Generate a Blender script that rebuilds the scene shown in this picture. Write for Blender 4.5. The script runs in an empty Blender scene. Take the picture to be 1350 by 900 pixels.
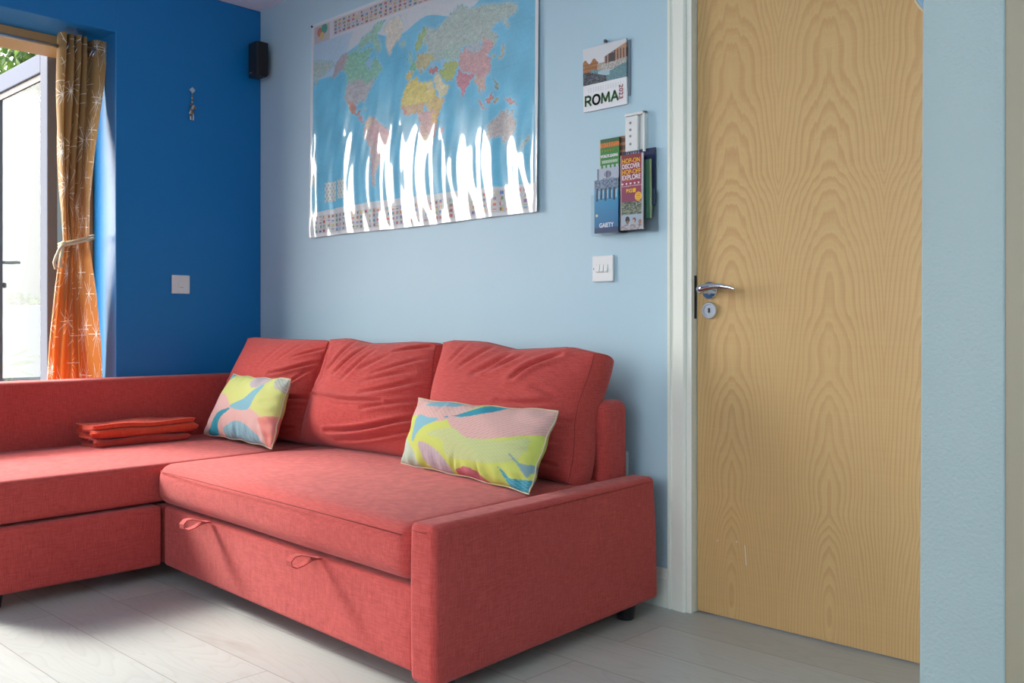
import bpy, bmesh, math, random
import numpy as np
from mathutils import Vector, Matrix
R = math.radians
C = bpy.context.scene.collection
scn = bpy.context.scene

# ------------------------------------------------------------------ camera, world, light, exposure
cam_d = bpy.data.cameras.new('camera'); cam = bpy.data.objects.new('camera', cam_d); C.objects.link(cam)
cam.location = (3.9928, -2.4285, .86)
cam.rotation_euler = (R(90), 0, R(43.73))
cam_d.sensor_width = 36; cam_d.lens = 1239 / 1350 * 36; cam_d.shift_y = -18 / 1350
cam_d.clip_start = .02
scn.camera = cam
scn.view_settings.view_transform = 'Standard'; scn.view_settings.look = 'None'
scn.view_settings.gamma = 1; scn.view_settings.exposure = 0.22
scn.view_settings.use_curve_mapping = False

def make_world():
    w = bpy.data.worlds.new('bright_sky'); scn.world = w; w.use_nodes = True
    nt = w.node_tree; N = nt.nodes; L = nt.links; N.clear()
    tc = N.new('ShaderNodeTexCoord')
    d = N.new('ShaderNodeVectorMath'); d.operation = 'DOT_PRODUCT'
    v = Vector((-.80, -.55, .48)).normalized(); d.inputs[1].default_value = v
    L.new(tc.outputs['Generated'], d.inputs[0])
    cr = N.new('ShaderNodeValToRGB'); L.new(d.outputs['Value'], cr.inputs[0])
    e = cr.color_ramp.elements
    e[0].position = .15; e[0].color = (.075, .085, .105, 1)
    e[1].position = .80; e[1].color = (1, .985, .95, 1)
    m = e.new(.5); m.color = (.36, .37, .40, 1)
    bg = N.new('ShaderNodeBackground'); bg.inputs['Strength'].default_value = WORLD
    out = N.new('ShaderNodeOutputWorld')
    L.new(cr.outputs[0], bg.inputs['Color']); L.new(bg.outputs[0], out.inputs[0])
WORLD = 12.0
make_world()

def area(name, loc, rot, sx, sy, power, col=(1, 1, 1), portal=False):
    l = bpy.data.lights.new(name, 'AREA'); l.shape = 'RECTANGLE'; l.size = sx; l.size_y = sy
    l.energy = power; l.color = col
    if portal: l.cycles.is_portal = True
    o = bpy.data.objects.new(name, l); C.objects.link(o); o.location = loc; o.rotation_euler = rot
    return o
sun_d = bpy.data.lights.new('hazy_sun', 'SUN'); sun_d.energy = 5.0; sun_d.angle = R(15); sun_d.color = (1, .96, .90)
sun = bpy.data.objects.new('hazy_sun', sun_d); C.objects.link(sun)
sun.rotation_euler = Vector((.50, .13, -.39)).to_track_quat('-Z', 'Y').to_euler(); sun.location = (-5, -3, 5)
# sampling portal in the garden door opening (gives no light of its own)
area('door_portal', (-.41, -1.525, 1.05), (0, R(-90), 0), 2.1, 1.65, 10, portal=True)
# fill lights added out of view, behind the camera and under the ceiling
area('rear_fill_light', (3.2, -4.75, 1.45), (R(90), 0, 0), 2.6, 1.5, 17, (.93, .97, 1))
area('ceiling_fill_light', (3.0, -2.9, 2.33), (0, 0, 0), 1.0, 1.0, 3, (1, .97, .92))

# ------------------------------------------------------------------ material helpers
def new_mat(name):
    m = bpy.data.materials.new(name); m.use_nodes = True
    nt = m.node_tree; return m, nt, nt.nodes, nt.links, nt.nodes['Principled BSDF']
def setp(b, **k):
    names = dict(col='Base Color', rough='Roughness', metal='Metallic', spec='Specular IOR Level', coat='Coat Weight',
                 coatr='Coat Roughness', sheen='Sheen Weight', trans='Transmission Weight', ior='IOR', sub='Subsurface Weight', coatior='Coat IOR')
    for a, v in k.items():
        if a == 'col': v = (*v, 1)
        b.inputs[names[a]].default_value = v
def plain(name, col, rough=.5, bump=0, bscale=200, **k):
    m, nt, N, L, b = new_mat(name); setp(b, col=col, rough=rough, **k)
    if bump:
        tc = N.new('ShaderNodeTexCoord'); n = N.new('ShaderNodeTexNoise'); n.inputs['Scale'].default_value = bscale
        n.inputs['Detail'].default_value = 3
        bp = N.new('ShaderNodeBump'); bp.inputs['Strength'].default_value = bump; bp.inputs['Distance'].default_value = .002
        L.new(tc.outputs['Object'], n.inputs['Vector']); L.new(n.outputs['Fac'], bp.inputs['Height']); L.new(bp.outputs[0], b.inputs['Normal'])
        mx = N.new('ShaderNodeMix'); mx.data_type = 'RGBA'
        n2 = N.new('ShaderNodeTexNoise'); n2.inputs['Scale'].default_value = 2.5; L.new(tc.outputs['Object'], n2.inputs['Vector'])
        mx.inputs[6].default_value = (*[c * .96 for c in col], 1); mx.inputs[7].default_value = (*[min(1, c * 1.03) for c in col], 1)
        L.new(n2.outputs['Fac'], mx.inputs[0]); L.new(mx.outputs[2], b.inputs['Base Color'])
    return m
class NG:
    """tiny expression helper for math nodes"""
    def __init__(s, nt): s.nt = nt; s.N = nt.nodes; s.L = nt.links
    def m(s, op, a, b=None, c=None):
        n = s.N.new('ShaderNodeMath'); n.operation = op
        for i, x in enumerate((a, b, c)):
            if x is None: continue
            if isinstance(x, (int, float)): n.inputs[i].default_value = x
            else: s.L.new(x, n.inputs[i])
        return n.outputs[0]
    def noise(s, vec, scale, detail=2, rough=.5, dist=0):
        n = s.N.new('ShaderNodeTexNoise'); n.inputs['Scale'].default_value = scale; n.inputs['Detail'].default_value = detail
        n.inputs['Roughness'].default_value = rough; n.inputs['Distortion'].default_value = dist
        s.L.new(vec, n.inputs['Vector']); return n.outputs['Fac']
    def map(s, vec, sc=(1, 1, 1), loc=(0, 0, 0)):
        n = s.N.new('ShaderNodeMapping'); n.inputs['Scale'].default_value = sc; n.inputs['Location'].default_value = loc
        s.L.new(vec, n.inputs['Vector']); return n.outputs[0]
    def mix(s, f, a, b):
        n = s.N.new('ShaderNodeMix'); n.data_type = 'RGBA'
        for i, x in ((0, f), (6, a), (7, b)):
            if isinstance(x, (int, float)): n.inputs[i].default_value = x
            elif isinstance(x, tuple): n.inputs[i].default_value = (*x, 1)
            else: s.L.new(x, n.inputs[i])
        return n.outputs[2]
    def ramp(s, f, pts):
        n = s.N.new('ShaderNodeValToRGB'); e = n.color_ramp.elements
        while len(e) < len(pts): e.new(.5)
        for q, (p, c) in zip(e, pts): q.position = p; q.color = (*c, 1) if isinstance(c, tuple) else (c, c, c, 1)
        s.L.new(f, n.inputs[0]); return n.outputs[0]
    def bump(s, h, strength, dist=.002):
        n = s.N.new('ShaderNodeBump'); n.inputs['Strength'].default_value = strength; n.inputs['Distance'].default_value = dist
        s.L.new(h, n.inputs['Height']); return n.outputs[0]

def fabric(name, dark, light, sheen=.17):
    m, nt, N, L, b = new_mat(name); g = NG(nt)
    o = N.new('ShaderNodeTexCoord').outputs['Object']
    h = g.noise(g.map(o, (34, 34, 900)), 1, 2)
    v = g.noise(g.map(o, (900, 900, 34)), 1, 2)
    d = g.noise(g.map(o, (34, 900, 34)), 1, 2)
    big = g.noise(o, 3.0, 2)
    s = g.m('ADD', g.m('ADD', g.m('MULTIPLY', h, .40), g.m('MULTIPLY', v, .40)), g.m('ADD', g.m('MULTIPLY', d, .20), g.m('MULTIPLY', big, .10)))
    col = g.ramp(s, [(.45, dark), (.66, light)])
    L.new(col, b.inputs['Base Color']); setp(b, rough=.9, sheen=sheen, spec=.2)
    b.inputs['Sheen Roughness'].default_value = .5
    b.inputs['Sheen Tint'].default_value = (1, .85, .84, 1)
    L.new(g.bump(s, .5, .0018), b.inputs['Normal'])
    return m

def wood_door():
    m, nt, N, L, b = new_mat('ash_veneer'); g = NG(nt)
    o = N.new('ShaderNodeTexCoord').outputs['Object']
    sp = N.new('ShaderNodeSeparateXYZ'); L.new(o, sp.inputs[0]); x, z = sp.outputs['X'], sp.outputs['Z']
    # bookmatched leaves: u = distance from the heart of the cathedral grain
    P = .300
    xf = g.m('ADD', x, -.118 + 3 * P)
    u = g.m('PINGPONG', xf, P / 2)          # 0 at hearts
    seg = g.m('FLOOR', g.m('DIVIDE', g.m('ADD', xf, P / 2), P))
    uv = N.new('ShaderNodeCombineXYZ'); L.new(u, uv.inputs[0]); L.new(z, uv.inputs[2])
    nz = g.noise(g.map(uv.outputs[0], (3, 1, 1.1), (0, 0, 4.3)), 1, 2, .5)
    wob = g.noise(g.map(uv.outputs[0], (20, 1, 1.3)), 1, 3, .55)
    zz = g.m('MULTIPLY_ADD', z, .085, g.m('MULTIPLY', g.m('ADD', nz, -.5), .06))
    knots = g.noise(g.map(uv.outputs[0], (2, 1, 3.2), (7, 0, 1.3)), 1, 1, .5)
    dd = g.m('ADD', zz, g.m('MULTIPLY', g.m('POWER', knots, 4), .10))
    r = g.m('SQRT', g.m('ADD', g.m('MULTIPLY', g.m('MULTIPLY', u, u), .55), g.m('MULTIPLY', dd, dd)))
    r = g.m('ADD', r, g.m('MULTIPLY', g.m('ADD', wob, -.5), .014))
    r = g.m('ADD', r, g.m('MULTIPLY', g.m('ADD', g.noise(g.map(o, (5, 1, 1.2)), 1, 3), -.5), .012))
    ph = g.m('FRACT', g.m('MULTIPLY', r, 165))
    line = g.ramp(ph, [(0, .0), (.42, .12), (.80, 1.0), (.90, .75), (1.0, .0)])
    pores = g.noise(g.map(o, (700, 700, 9)), 1, 2, .6)
    patch = g.noise(g.map(o, (2.2, 2.2, .9)), 1, 2)
    base = g.mix(patch, (.52, .325, .125), (.64, .435, .19))
    c = g.mix(g.m('MULTIPLY', line, g.m('MULTIPLY_ADD', g.noise(g.map(o, (6, 1, 2)), 1, 2), .60, .22)), base, (.42, .22, .075))
    l2 = g.m('FRACT', g.m('MULTIPLY', r, 495)); c = g.mix(g.m('MULTIPLY', l2, .16), c, (.42, .23, .08))
    c = g.mix(g.m('MULTIPLY', g.ramp(pores, [(.45, 0.0), (.7, 1.0)]), .22), c, (.36, .20, .075))
    fig = g.noise(g.map(o, (3, 1, 160)), 1, 2)
    c = g.mix(g.m('MULTIPLY', fig, .18), c, (.72, .52, .27))
    L.new(c, b.inputs['Base Color']); setp(b, rough=.42, spec=.35, coat=.12, coatr=.35)
    L.new(g.bump(line, .08, .0006), b.inputs['Normal'])
    return m

def floor_mat():
    m, nt, N, L, b = new_mat('whitewashed_laminate'); g = NG(nt)
    o = N.new('ShaderNodeTexCoord').outputs['Object']
    br = N.new('ShaderNodeTexBrick'); br.offset = .37; br.offset_frequency = 2
    br.inputs['Scale'].default_value = 1; br.inputs['Brick Width'].default_value = 1.38; br.inputs['Row Height'].default_value = .196
    br.inputs['Mortar Size'].default_value = .0014; br.inputs['Mortar Smooth'].default_value = .3
    br.inputs['Color1'].default_value = (0, 0, 0, 1); br.inputs['Color2'].default_value = (1, 1, 1, 1); br.inputs['Mortar'].default_value = (.5, .5, .5, 1)
    mp = g.map(o, (1, 1, 1), (.33, .169, 0)); L.new(mp, br.inputs['Vector'])
    rnd = N.new('ShaderNodeSeparateColor'); L.new(br.outputs['Color'], rnd.inputs[0]); rv = rnd.outputs[0]
    off = N.new('ShaderNodeCombineXYZ'); L.new(g.m('MULTIPLY', rv, 17.0), off.inputs[0]); L.new(g.m('MULTIPLY', rv, 5.0), off.inputs[1])
    va = N.new('ShaderNodeVectorMath'); va.operation = 'ADD'; L.new(o, va.inputs[0]); L.new(off.outputs[0], va.inputs[1]); q = va.outputs[0]
    flow = g.noise(g.map(q, (1.3, 7, 1)), 1, 2, .5, .4)
    rings = g.m('FRACT', g.m('MULTIPLY', flow, 16))
    rings = g.ramp(rings, [(0, 0.0), (.6, .25), (.85, 1.0), (1, 0.0)])
    fine = g.noise(g.map(q, (5, 160, 1)), 1, 3, .6)
    kn = g.noise(g.map(q, (2.2, 5.5, 1), (3, 1, 0)), 1, 3, .6)
    knot = g.ramp(kn, [(.62, 0.0), (.74, 1.0)])
    base = g.mix(rv, (.44, .465, .435), (.52, .545, .515))
    c = g.mix(g.m('MULTIPLY', rings, .22), base, (.30, .29, .26))
    c = g.mix(g.m('MULTIPLY', fine, .25), c, (.33, .325, .305))
    c = g.mix(g.m('MULTIPLY', knot, .45), c, (.30, .26, .22))
    c = g.mix(br.outputs['Fac'], c, (.24, .22, .20))
    L.new(c, b.inputs['Base Color']); setp(b, rough=.36, spec=.4)
    L.new(g.bump(g.m('SUBTRACT', g.m('MULTIPLY', rings, -.3), br.outputs['Fac']), .15, .001), b.inputs['Normal'])
    return m

def vcol_mat(name, rough=.5, bump=0, **k):
    m, nt, N, L, b = new_mat(name); a = N.new('ShaderNodeAttribute'); a.attribute_name = 'print'
    L.new(a.outputs['Color'], b.inputs['Base Color']); setp(b, rough=rough, **k)
    if bump:
        g = NG(nt); o = N.new('ShaderNodeTexCoord').outputs['Object']
        n = g.m('ADD', g.noise(g.map(o, (500, 500, 30)), 1, 2), g.noise(g.map(o, (30, 30, 500)), 1, 2))
        L.new(g.bump(n, bump, .001), b.inputs['Normal'])
    return m

def curtain_mat():
    m, nt, N, L, b = new_mat('star_print_curtain'); g = NG(nt)
    uv = N.new('ShaderNodeUVMap').outputs[0]
    col = None; lines = None
    for sc, off, n_sp, rad in ((5.0, 0.0, 10, .46), (4.1, 3.7, 12, .46)):
        vo = N.new('ShaderNodeTexVoronoi'); vo.voronoi_dimensions = '2D'; vo.inputs['Scale'].default_value = sc; vo.inputs['Randomness'].default_value = .55
        mp = g.map(uv, (1, 1, 1), (off, off * .7, 0)); L.new(mp, vo.inputs['Vector'])
        sub = N.new('ShaderNodeVectorMath'); sub.operation = 'SUBTRACT'; L.new(mp, sub.inputs[0]); L.new(vo.outputs['Position'], sub.inputs[1])
        se = N.new('ShaderNodeSeparateXYZ'); L.new(sub.outputs[0], se.inputs[0])
        ang = g.m('ARCTAN2', se.outputs[1], se.outputs[0])
        dist = g.m('SQRT', g.m('ADD', g.m('MULTIPLY', se.outputs[0], se.outputs[0]), g.m('MULTIPLY', se.outputs[1], se.outputs[1])))
        t = g.m('ABSOLUTE', g.m('SINE', g.m('MULTIPLY', ang, n_sp / 2)))
        perp = g.m('MULTIPLY', t, g.m('MULTIPLY', dist, 2.0 / n_sp))
        on = g.m('LESS_THAN', perp, .0013)
        lim = g.m('LESS_THAN', dist, rad / sc)
        # outer half only on every second spoke
        even = g.m('GREATER_THAN', g.m('COSINE', g.m('MULTIPLY', ang, n_sp / 2)), 0.0)
        inner = g.m('LESS_THAN', dist, rad * .5 / sc)
        k = g.m('MULTIPLY', g.m('MULTIPLY', on, lim), g.m('MAXIMUM', even, inner))
        lines = k if lines is None else g.m('MAXIMUM', lines, k)
    sepu = N.new('ShaderNodeSeparateXYZ'); L.new(uv, sepu.inputs[0])
    backlit_col = g.ramp(g.m('DIVIDE', sepu.outputs[1], 2.1), [(.28, (.66, .18, .032)), (.50, (.47, .20, .065)), (.80, (.36, .215, .085))])  # orange backlight glow put into the colour, stronger towards the bottom
    c = g.mix(lines, backlit_col, (.80, .78, .70))
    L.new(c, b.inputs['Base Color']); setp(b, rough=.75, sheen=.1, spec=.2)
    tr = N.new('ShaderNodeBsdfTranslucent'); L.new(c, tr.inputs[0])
    mx = N.new('ShaderNodeMixShader'); mx.inputs[0].default_value = .33
    out = N['Material Output']; L.new(b.outputs[0], mx.inputs[1]); L.new(tr.outputs[0], mx.inputs[2]); L.new(mx.outputs[0], out.inputs[0])
    return m

def glass_mat(name='window_glass', tint=(.95, .97, .94), ior=1.14):
    m, nt, N, L, b = new_mat(name); N.remove(b)
    t = N.new('ShaderNodeBsdfTransparent'); t.inputs[0].default_value = (*tint, 1)
    gl = N.new('ShaderNodeBsdfGlossy'); gl.inputs['Roughness'].default_value = .02
    fr = N.new('ShaderNodeFresnel'); fr.inputs[0].default_value = ior
    geo = N.new('ShaderNodeNewGeometry'); g = NG(nt)
    ff = g.m('MULTIPLY', fr.outputs[0], g.m('SUBTRACT', 1.0, geo.outputs['Backfacing']))      # no total reflection inside the thin pane
    mx = N.new('ShaderNodeMixShader'); L.new(ff, mx.inputs[0]); L.new(t.outputs[0], mx.inputs[1]); L.new(gl.outputs[0], mx.inputs[2])
    L.new(mx.outputs[0], N['Material Output'].inputs[0]); return m

def leaf_mat():
    m, nt, N, L, b = new_mat('leaf_green'); g = NG(nt)
    o = N.new('ShaderNodeTexCoord').outputs['Object']
    c = g.ramp(g.noise(o, 9, 2), [(.35, (.035, .085, .020)), (.65, (.13, .22, .04))])
    L.new(c, b.inputs['Base Color']); setp(b, rough=.5)
    tr = N.new('ShaderNodeBsdfTranslucent'); L.new(c, tr.inputs[0]); mx = N.new('ShaderNodeMixShader'); mx.inputs[0].default_value = .35
    L.new(b.outputs[0], mx.inputs[1]); L.new(tr.outputs[0], mx.inputs[2]); L.new(mx.outputs[0], N['Material Output'].inputs[0])
    return m

M = dict(
    coral=fabric('coral_weave', (.40, .044, .038), (.60, .092, .078)),
    coral_seam=plain('coral_seam', (.30, .040, .036), .9),
    blue=plain('deep_blue_paint', (.001, .165, .44), .38, .12, 260, spec=.45),
    pale=plain('pale_blue_paint', (.425, .590, .665), .55, .12, 260, spec=.35),
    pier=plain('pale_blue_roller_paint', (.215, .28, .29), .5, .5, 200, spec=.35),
    ceil=plain('ceiling_white', (.66, .75, .86), .8),
    white=plain('white_gloss_trim', (.76, .78, .69), .35, spec=.4),
    beige=plain('beige_paint', (.185, .168, .118), .55, .1, 200),
    door=wood_door(), floor=floor_mat(),
    chrome=plain('satin_chrome', (.62, .64, .66), .18, metal=1),
    steel=plain('brushed_steel', (.60, .63, .66), .34, metal=1),
    black=plain('black_plastic', (.012, .013, .016), .45),
    grille=plain('black_grille', (.010, .011, .014), .75, .5, 900),
    plastic=plain('white_plastic', (.70, .72, .70), .35),
    dark=plain('dark_slot', (.02, .02, .02), .7),
    grey=plain('grey_mark', (.25, .27, .27), .6),
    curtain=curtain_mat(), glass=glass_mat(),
    acrylic=glass_mat('clear_acrylic', (.975, .985, .99), 1.3),
    timber=plain('oiled_timber', (.45, .27, .11), .5, .2, 60),
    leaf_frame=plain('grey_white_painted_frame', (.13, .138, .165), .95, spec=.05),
    render=plain('cream_render', (.235, .225, .18), .9, .3, 60),
    lowwall=plain('pale_render', (.22, .235, .215), .9, .3, 60),
    ground=plain('patio_paving', (.13, .13, .12), .8),
    bark=plain('bark', (.08, .06, .045), .9), leaf=leaf_mat(),
    rope=plain('cream_rope', (.60, .52, .34), .8),
    bronze=plain('aged_bronze', (.35, .20, .08), .35, metal=.8),
    glassbead=plain('pale_bead', (.55, .60, .62), .15),
    cloth=fabric('orange_red_cloth', (.52, .042, .018), (.78, .085, .035), .15),
    cloth_dark=fabric('dark_red_cloth', (.34, .028, .020), (.52, .055, .035), .15),
    print_gloss=vcol_mat('laminated_map_print', .30, coat=1.0, coatr=.035, coatior=1.75),
    print_paper=vcol_mat('glossy_paper_print', .35, spec=.5),
    print_cloth=vcol_mat('leaf_print_cotton', .85, .35),
    paper=plain('white_paper', (.72, .73, .73), .6),
    ink_green=plain('green_ink', (.02, .10, .015), .6), ink_red=plain('red_ink', (.35, .02, .03), .6),
    ink_yellow=plain('yellow_ink', (.85, .48, .02), .6), ink_white=plain('white_ink', (.80, .78, .80), .6),
    ink_orange=plain('orange_ink', (.80, .20, .03), .6), ink_dark=plain('dark_ink', (.06, .07, .09), .6),
)

# ------------------------------------------------------------------ object helpers
ORG = {}
def origin(o):
    while o is not None and o.parent is not None: o = o.parent
    return ORG.get(o.name, Vector((0, 0, 0))) if o is not None else Vector((0, 0, 0))
def tag(o, label=None, cat=None, group=None, kind=None):
    for k, v in (('label', label), ('category', cat), ('group', group), ('kind', kind)):
        if v: o[k] = v
    return o
def thing(name, loc, label, cat, group=None):
    o = bpy.data.objects.new(name, None); C.objects.link(o); o.location = loc; o.empty_display_size = .05
    ORG[o.name] = Vector(loc); return tag(o, label, cat, group)
def mk(name, verts, faces, mat, parent=None, base=None, smooth=False, uv=None, col=None, kind=None):
    """mesh object from WORLD vertices; parts are stored relative to their thing's origin"""
    org = origin(parent) if parent is not None else Vector(base or (0, 0, 0))
    me = bpy.data.meshes.new(name)
    me.from_pydata([(v[0] - org[0], v[1] - org[1], v[2] - org[2]) for v in verts], [], [tuple(int(i) for i in f) for f in faces])
    me.materials.append(mat)
    if smooth:
        me.polygons.foreach_set('use_smooth', [True] * len(me.polygons))
    if col is not None:
        a = me.color_attributes.new('print', 'FLOAT_COLOR', 'POINT')
        c4 = np.ones((len(verts), 4), np.float32); c4[:, :3] = col; a.data.foreach_set('color', c4.ravel())
    if uv is not None:
        l = me.uv_layers.new(name='UVMap'); idx = np.zeros(len(me.loops), np.int32); me.loops.foreach_get('vertex_index', idx)
        l.data.foreach_set('uv', np.asarray(uv, np.float32)[idx].ravel())
    me.update()
    o = bpy.data.objects.new(name, me); C.objects.link(o)
    if parent is not None: o.parent = parent
    else: o.location = org; ORG[o.name] = org.copy()
    if kind: o['kind'] = kind
    return o
class MB:
    def __init__(s): s.v = []; s.f = []
    def add(s, v, f):
        n = len(s.v); s.v += [tuple(p) for p in v]; s.f += [tuple(i + n for i in q) for q in f]; return s
    def box(s, x0, x1, y0, y1, z0, z1, bev=0, seg=2):
        bm = bmesh.new(); bmesh.ops.create_cube(bm, size=1)
        for v in bm.verts: v.co = Vector((x0 + (v.co.x + .5) * (x1 - x0), y0 + (v.co.y + .5) * (y1 - y0), z0 + (v.co.z + .5) * (z1 - z0)))
        if bev: bmesh.ops.bevel(bm, geom=list(bm.edges), offset=bev, segments=seg, profile=.5, affect='EDGES')
        s.bm(bm); return s
    def bm(s, bm):
        bm.verts.index_update(); s.add([v.co[:] for v in bm.verts], [[v.index for v in f.verts] for f in bm.faces]); bm.free()
    def tube(s, pts, r, n=8, cap=True, closed=False):
        pts = [Vector(p) for p in pts]; m = len(pts); rr = r if isinstance(r, (list, tuple)) else [r] * m
        up = Vector((0, 0, 1)); vs = []; prev = None
        for i, p in enumerate(pts):
            a = pts[(i - 1) % m] if (closed or i > 0) else p; b = pts[(i + 1) % m] if (closed or i < m - 1) else p
            t = (b - a).normalized()
            if prev is None:
                u = t.cross(up)
                if u.length < .1: u = t.cross(Vector((1, 0, 0)))
                u.normalize()
            else:
                u = prev - t * prev.dot(t); u.normalize()
            prev = u; w = t.cross(u)
            for k in range(n):
                an = 2 * math.pi * k / n; vs.append(p + (u * math.cos(an) + w * math.sin(an)) * rr[i])
        fs = []
        for i in range(m if closed else m - 1):
            j = (i + 1) % m
            for k in range(n): fs.append((i * n + k, i * n + (k + 1) % n, j * n + (k + 1) % n, j * n + k))
        if cap and not closed: fs.append(tuple(range(n))[::-1]); fs.append(tuple((m - 1) * n + k for k in range(n)))
        return s.add(vs, fs)
    def lathe(s, prof, n=24, mat=Matrix.Identity(4)):
        """profile [(r,h)] about local z"""
        vs = []; fs = []; m = len(prof)
        for r, h in prof:
            for k in range(n): a = 2 * math.pi * k / n; vs.append(mat @ Vector((r * math.cos(a), r * math.sin(a), h)))
        for i in range(m - 1):
            for k in range(n): fs.append((i * n + k, i * n + (k + 1) % n, (i + 1) * n + (k + 1) % n, (i + 1) * n + k))
        fs.append(tuple(range(n))[::-1]); fs.append(tuple((m - 1) * n + k for k in range(n)))
        return s.add(vs, fs)
    def build(s, name, mat, parent=None, base=None, smooth=False, **k):
        o = mk(name, s.v, s.f, mat, parent, base, smooth, **k)
        return o
def auto_smooth(o, ang=35):
    me = o.data; me.polygons.foreach_set('use_smooth', [True] * len(me.polygons))
    bm = bmesh.new(); bm.from_mesh(me)
    for e in bm.edges:
        if len(e.link_faces) == 2 and e.calc_face_angle(0) > R(ang): e.smooth = False
    bm.to_mesh(me); bm.free(); return o
def prism(poly, axis, a0, a1):
    """extrude 2D polygon along axis ('x','y','z')"""
    n = len(poly); vs = []
    for a in (a0, a1):
        for p, q in poly: vs.append({'x': (a, p, q), 'y': (p, a, q), 'z': (p, q, a)}[axis])
    fs = [tuple(range(n)), tuple(range(2 * n - 1, n - 1, -1))] + [(i, i + n, (i + 1) % n + n, (i + 1) % n) for i in range(n)]
    return vs, fs
def fix(o):
    bm = bmesh.new(); bm.from_mesh(o.data); bmesh.ops.recalc_face_normals(bm, faces=bm.faces); bm.to_mesh(o.data); bm.free(); return o
def lattice(xs, ys, zs):
    """surface grid of a block; returns Nx3 array, faces"""
    idx = {}; vs = []; fs = []
    nx, ny, nz = len(xs) - 1, len(ys) - 1, len(zs) - 1
    def g(i, j, k):
        t = (i, j, k)
        if t not in idx: idx[t] = len(vs); vs.append((xs[i], ys[j], zs[k]))
        return idx[t]
    for i in range(nx):
        for j in range(ny):
            fs.append((g(i, j, 0), g(i, j + 1, 0), g(i + 1, j + 1, 0), g(i + 1, j, 0)))
            fs.append((g(i, j, nz), g(i + 1, j, nz), g(i + 1, j + 1, nz), g(i, j + 1, nz)))
    for i in range(nx):
        for k in range(nz):
            fs.append((g(i, 0, k), g(i + 1, 0, k), g(i + 1, 0, k + 1), g(i, 0, k + 1)))
            fs.append((g(i, ny, k), g(i, ny, k + 1), g(i + 1, ny, k + 1), g(i + 1, ny, k)))
    for j in range(ny):
        for k in range(nz):
            fs.append((g(0, j, k), g(0, j, k + 1), g(0, j + 1, k + 1), g(0, j + 1, k)))
            fs.append((g(nx, j, k), g(nx, j + 1, k), g(nx, j + 1, k + 1), g(nx, j, k + 1)))
    return np.array(vs, float), fs
def rsteps(h, r, n, m=5):
    """coordinates -h..h with m fine steps inside the rounding radius r"""
    e = [h - r + r * math.sin(math.pi / 2 * i / m) for i in range(m + 1)]
    mid = list(np.linspace(-(h - r), h - r, n + 1))
    return [-x for x in e[::-1]][:-1] + mid + e[1:]
def rounded(hx, hy, hz, r, n=(12, 12, 4)):
    v, f = lattice(rsteps(hx, r, n[0]), rsteps(hy, r, n[1]), rsteps(hz, r, n[2]))
    h = np.array([hx, hy, hz]); inner = np.clip(v, -(h - r), h - r); d = v - inner
    # corner cells: project onto the rounding sphere
    L_ = np.linalg.norm(d, axis=1, keepdims=True); out = inner + np.where(L_ > 1e-9, d / np.maximum(L_, 1e-9) * r, 0)
    return out, f
def soft_block(quad, z0, z1, r, n=(14, 14, 4), dome=0, bulge=0, seed=0, wob=0.0):
    """rounded block with a free four-corner footprint: quad = (front-left, front-right, rear-right, rear-left)"""
    fl, fr, rr_, rl = [np.array(q, float) for q in quad]
    hx = np.linalg.norm(fr - fl) / 2; hy = np.linalg.norm(rl - fl) / 2; hz = (z1 - z0) / 2
    v, f = rounded(hx, hy, hz, r, n)
    u = v[:, 0] / hx; w = v[:, 1] / hy; t = v[:, 2] / hz
    if dome: v[:, 2] += np.where(t > 0, t, 0) * dome * (1 - u ** 4) * (1 - w ** 4)
    if bulge:
        u = u * (1 + bulge / hx * (1 - t ** 2)); w = w * (1 + bulge / hy * (1 - t ** 2))
    a = ((1 + u) / 2)[:, None]; b = ((1 + w) / 2)[:, None]
    xy = (1 - b) * ((1 - a) * fl + a * fr) + b * ((1 - a) * rl + a * rr_)
    z = v[:, 2] + (z0 + z1) / 2
    out = np.column_stack([xy, z])
    if wob:
        x, y = out[:, 0], out[:, 1]
        out[:, 1] += wob * np.sin(x * 9 + seed) * np.sin(out[:, 2] * 23 + seed) ; out[:, 2] += wob * .6 * np.sin(x * 7 + y * 5 + seed) * (t > 0)
    return out, f
def text(name, s, size, mat, parent, origin_w, rot, width=None, depth=.0004, kind=None, bold=0):
    cu = bpy.data.curves.new(name + '_c', 'FONT'); cu.body = s; cu.size = size; cu.extrude = depth; cu.offset = bold
    t = bpy.data.objects.new(name + '_t', cu); C.objects.link(t)
    bpy.context.view_layer.update()
    me = bpy.data.meshes.new_from_object(t.evaluated_get(bpy.context.evaluated_depsgraph_get()))
    bpy.data.objects.remove(t); bpy.data.curves.remove(cu)
    co = np.array([v.co[:] for v in me.vertices]); x0, x1 = co[:, 0].min(), co[:, 0].max()
    sx = width / (x1 - x0) if width else 1
    Mx = Matrix.Translation(origin_w) @ rot
    vs = [Mx @ Vector(((c[0] - x0) * sx, c[1], c[2])) for c in co]
    fs = [list(p.vertices) for p in me.polygons]; bpy.data.meshes.remove(me)
    return mk(name, vs, fs, mat, parent)
UPR = Matrix.Rotation(R(90), 4, 'X')     # text lying in XZ plane, facing -Y

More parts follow.
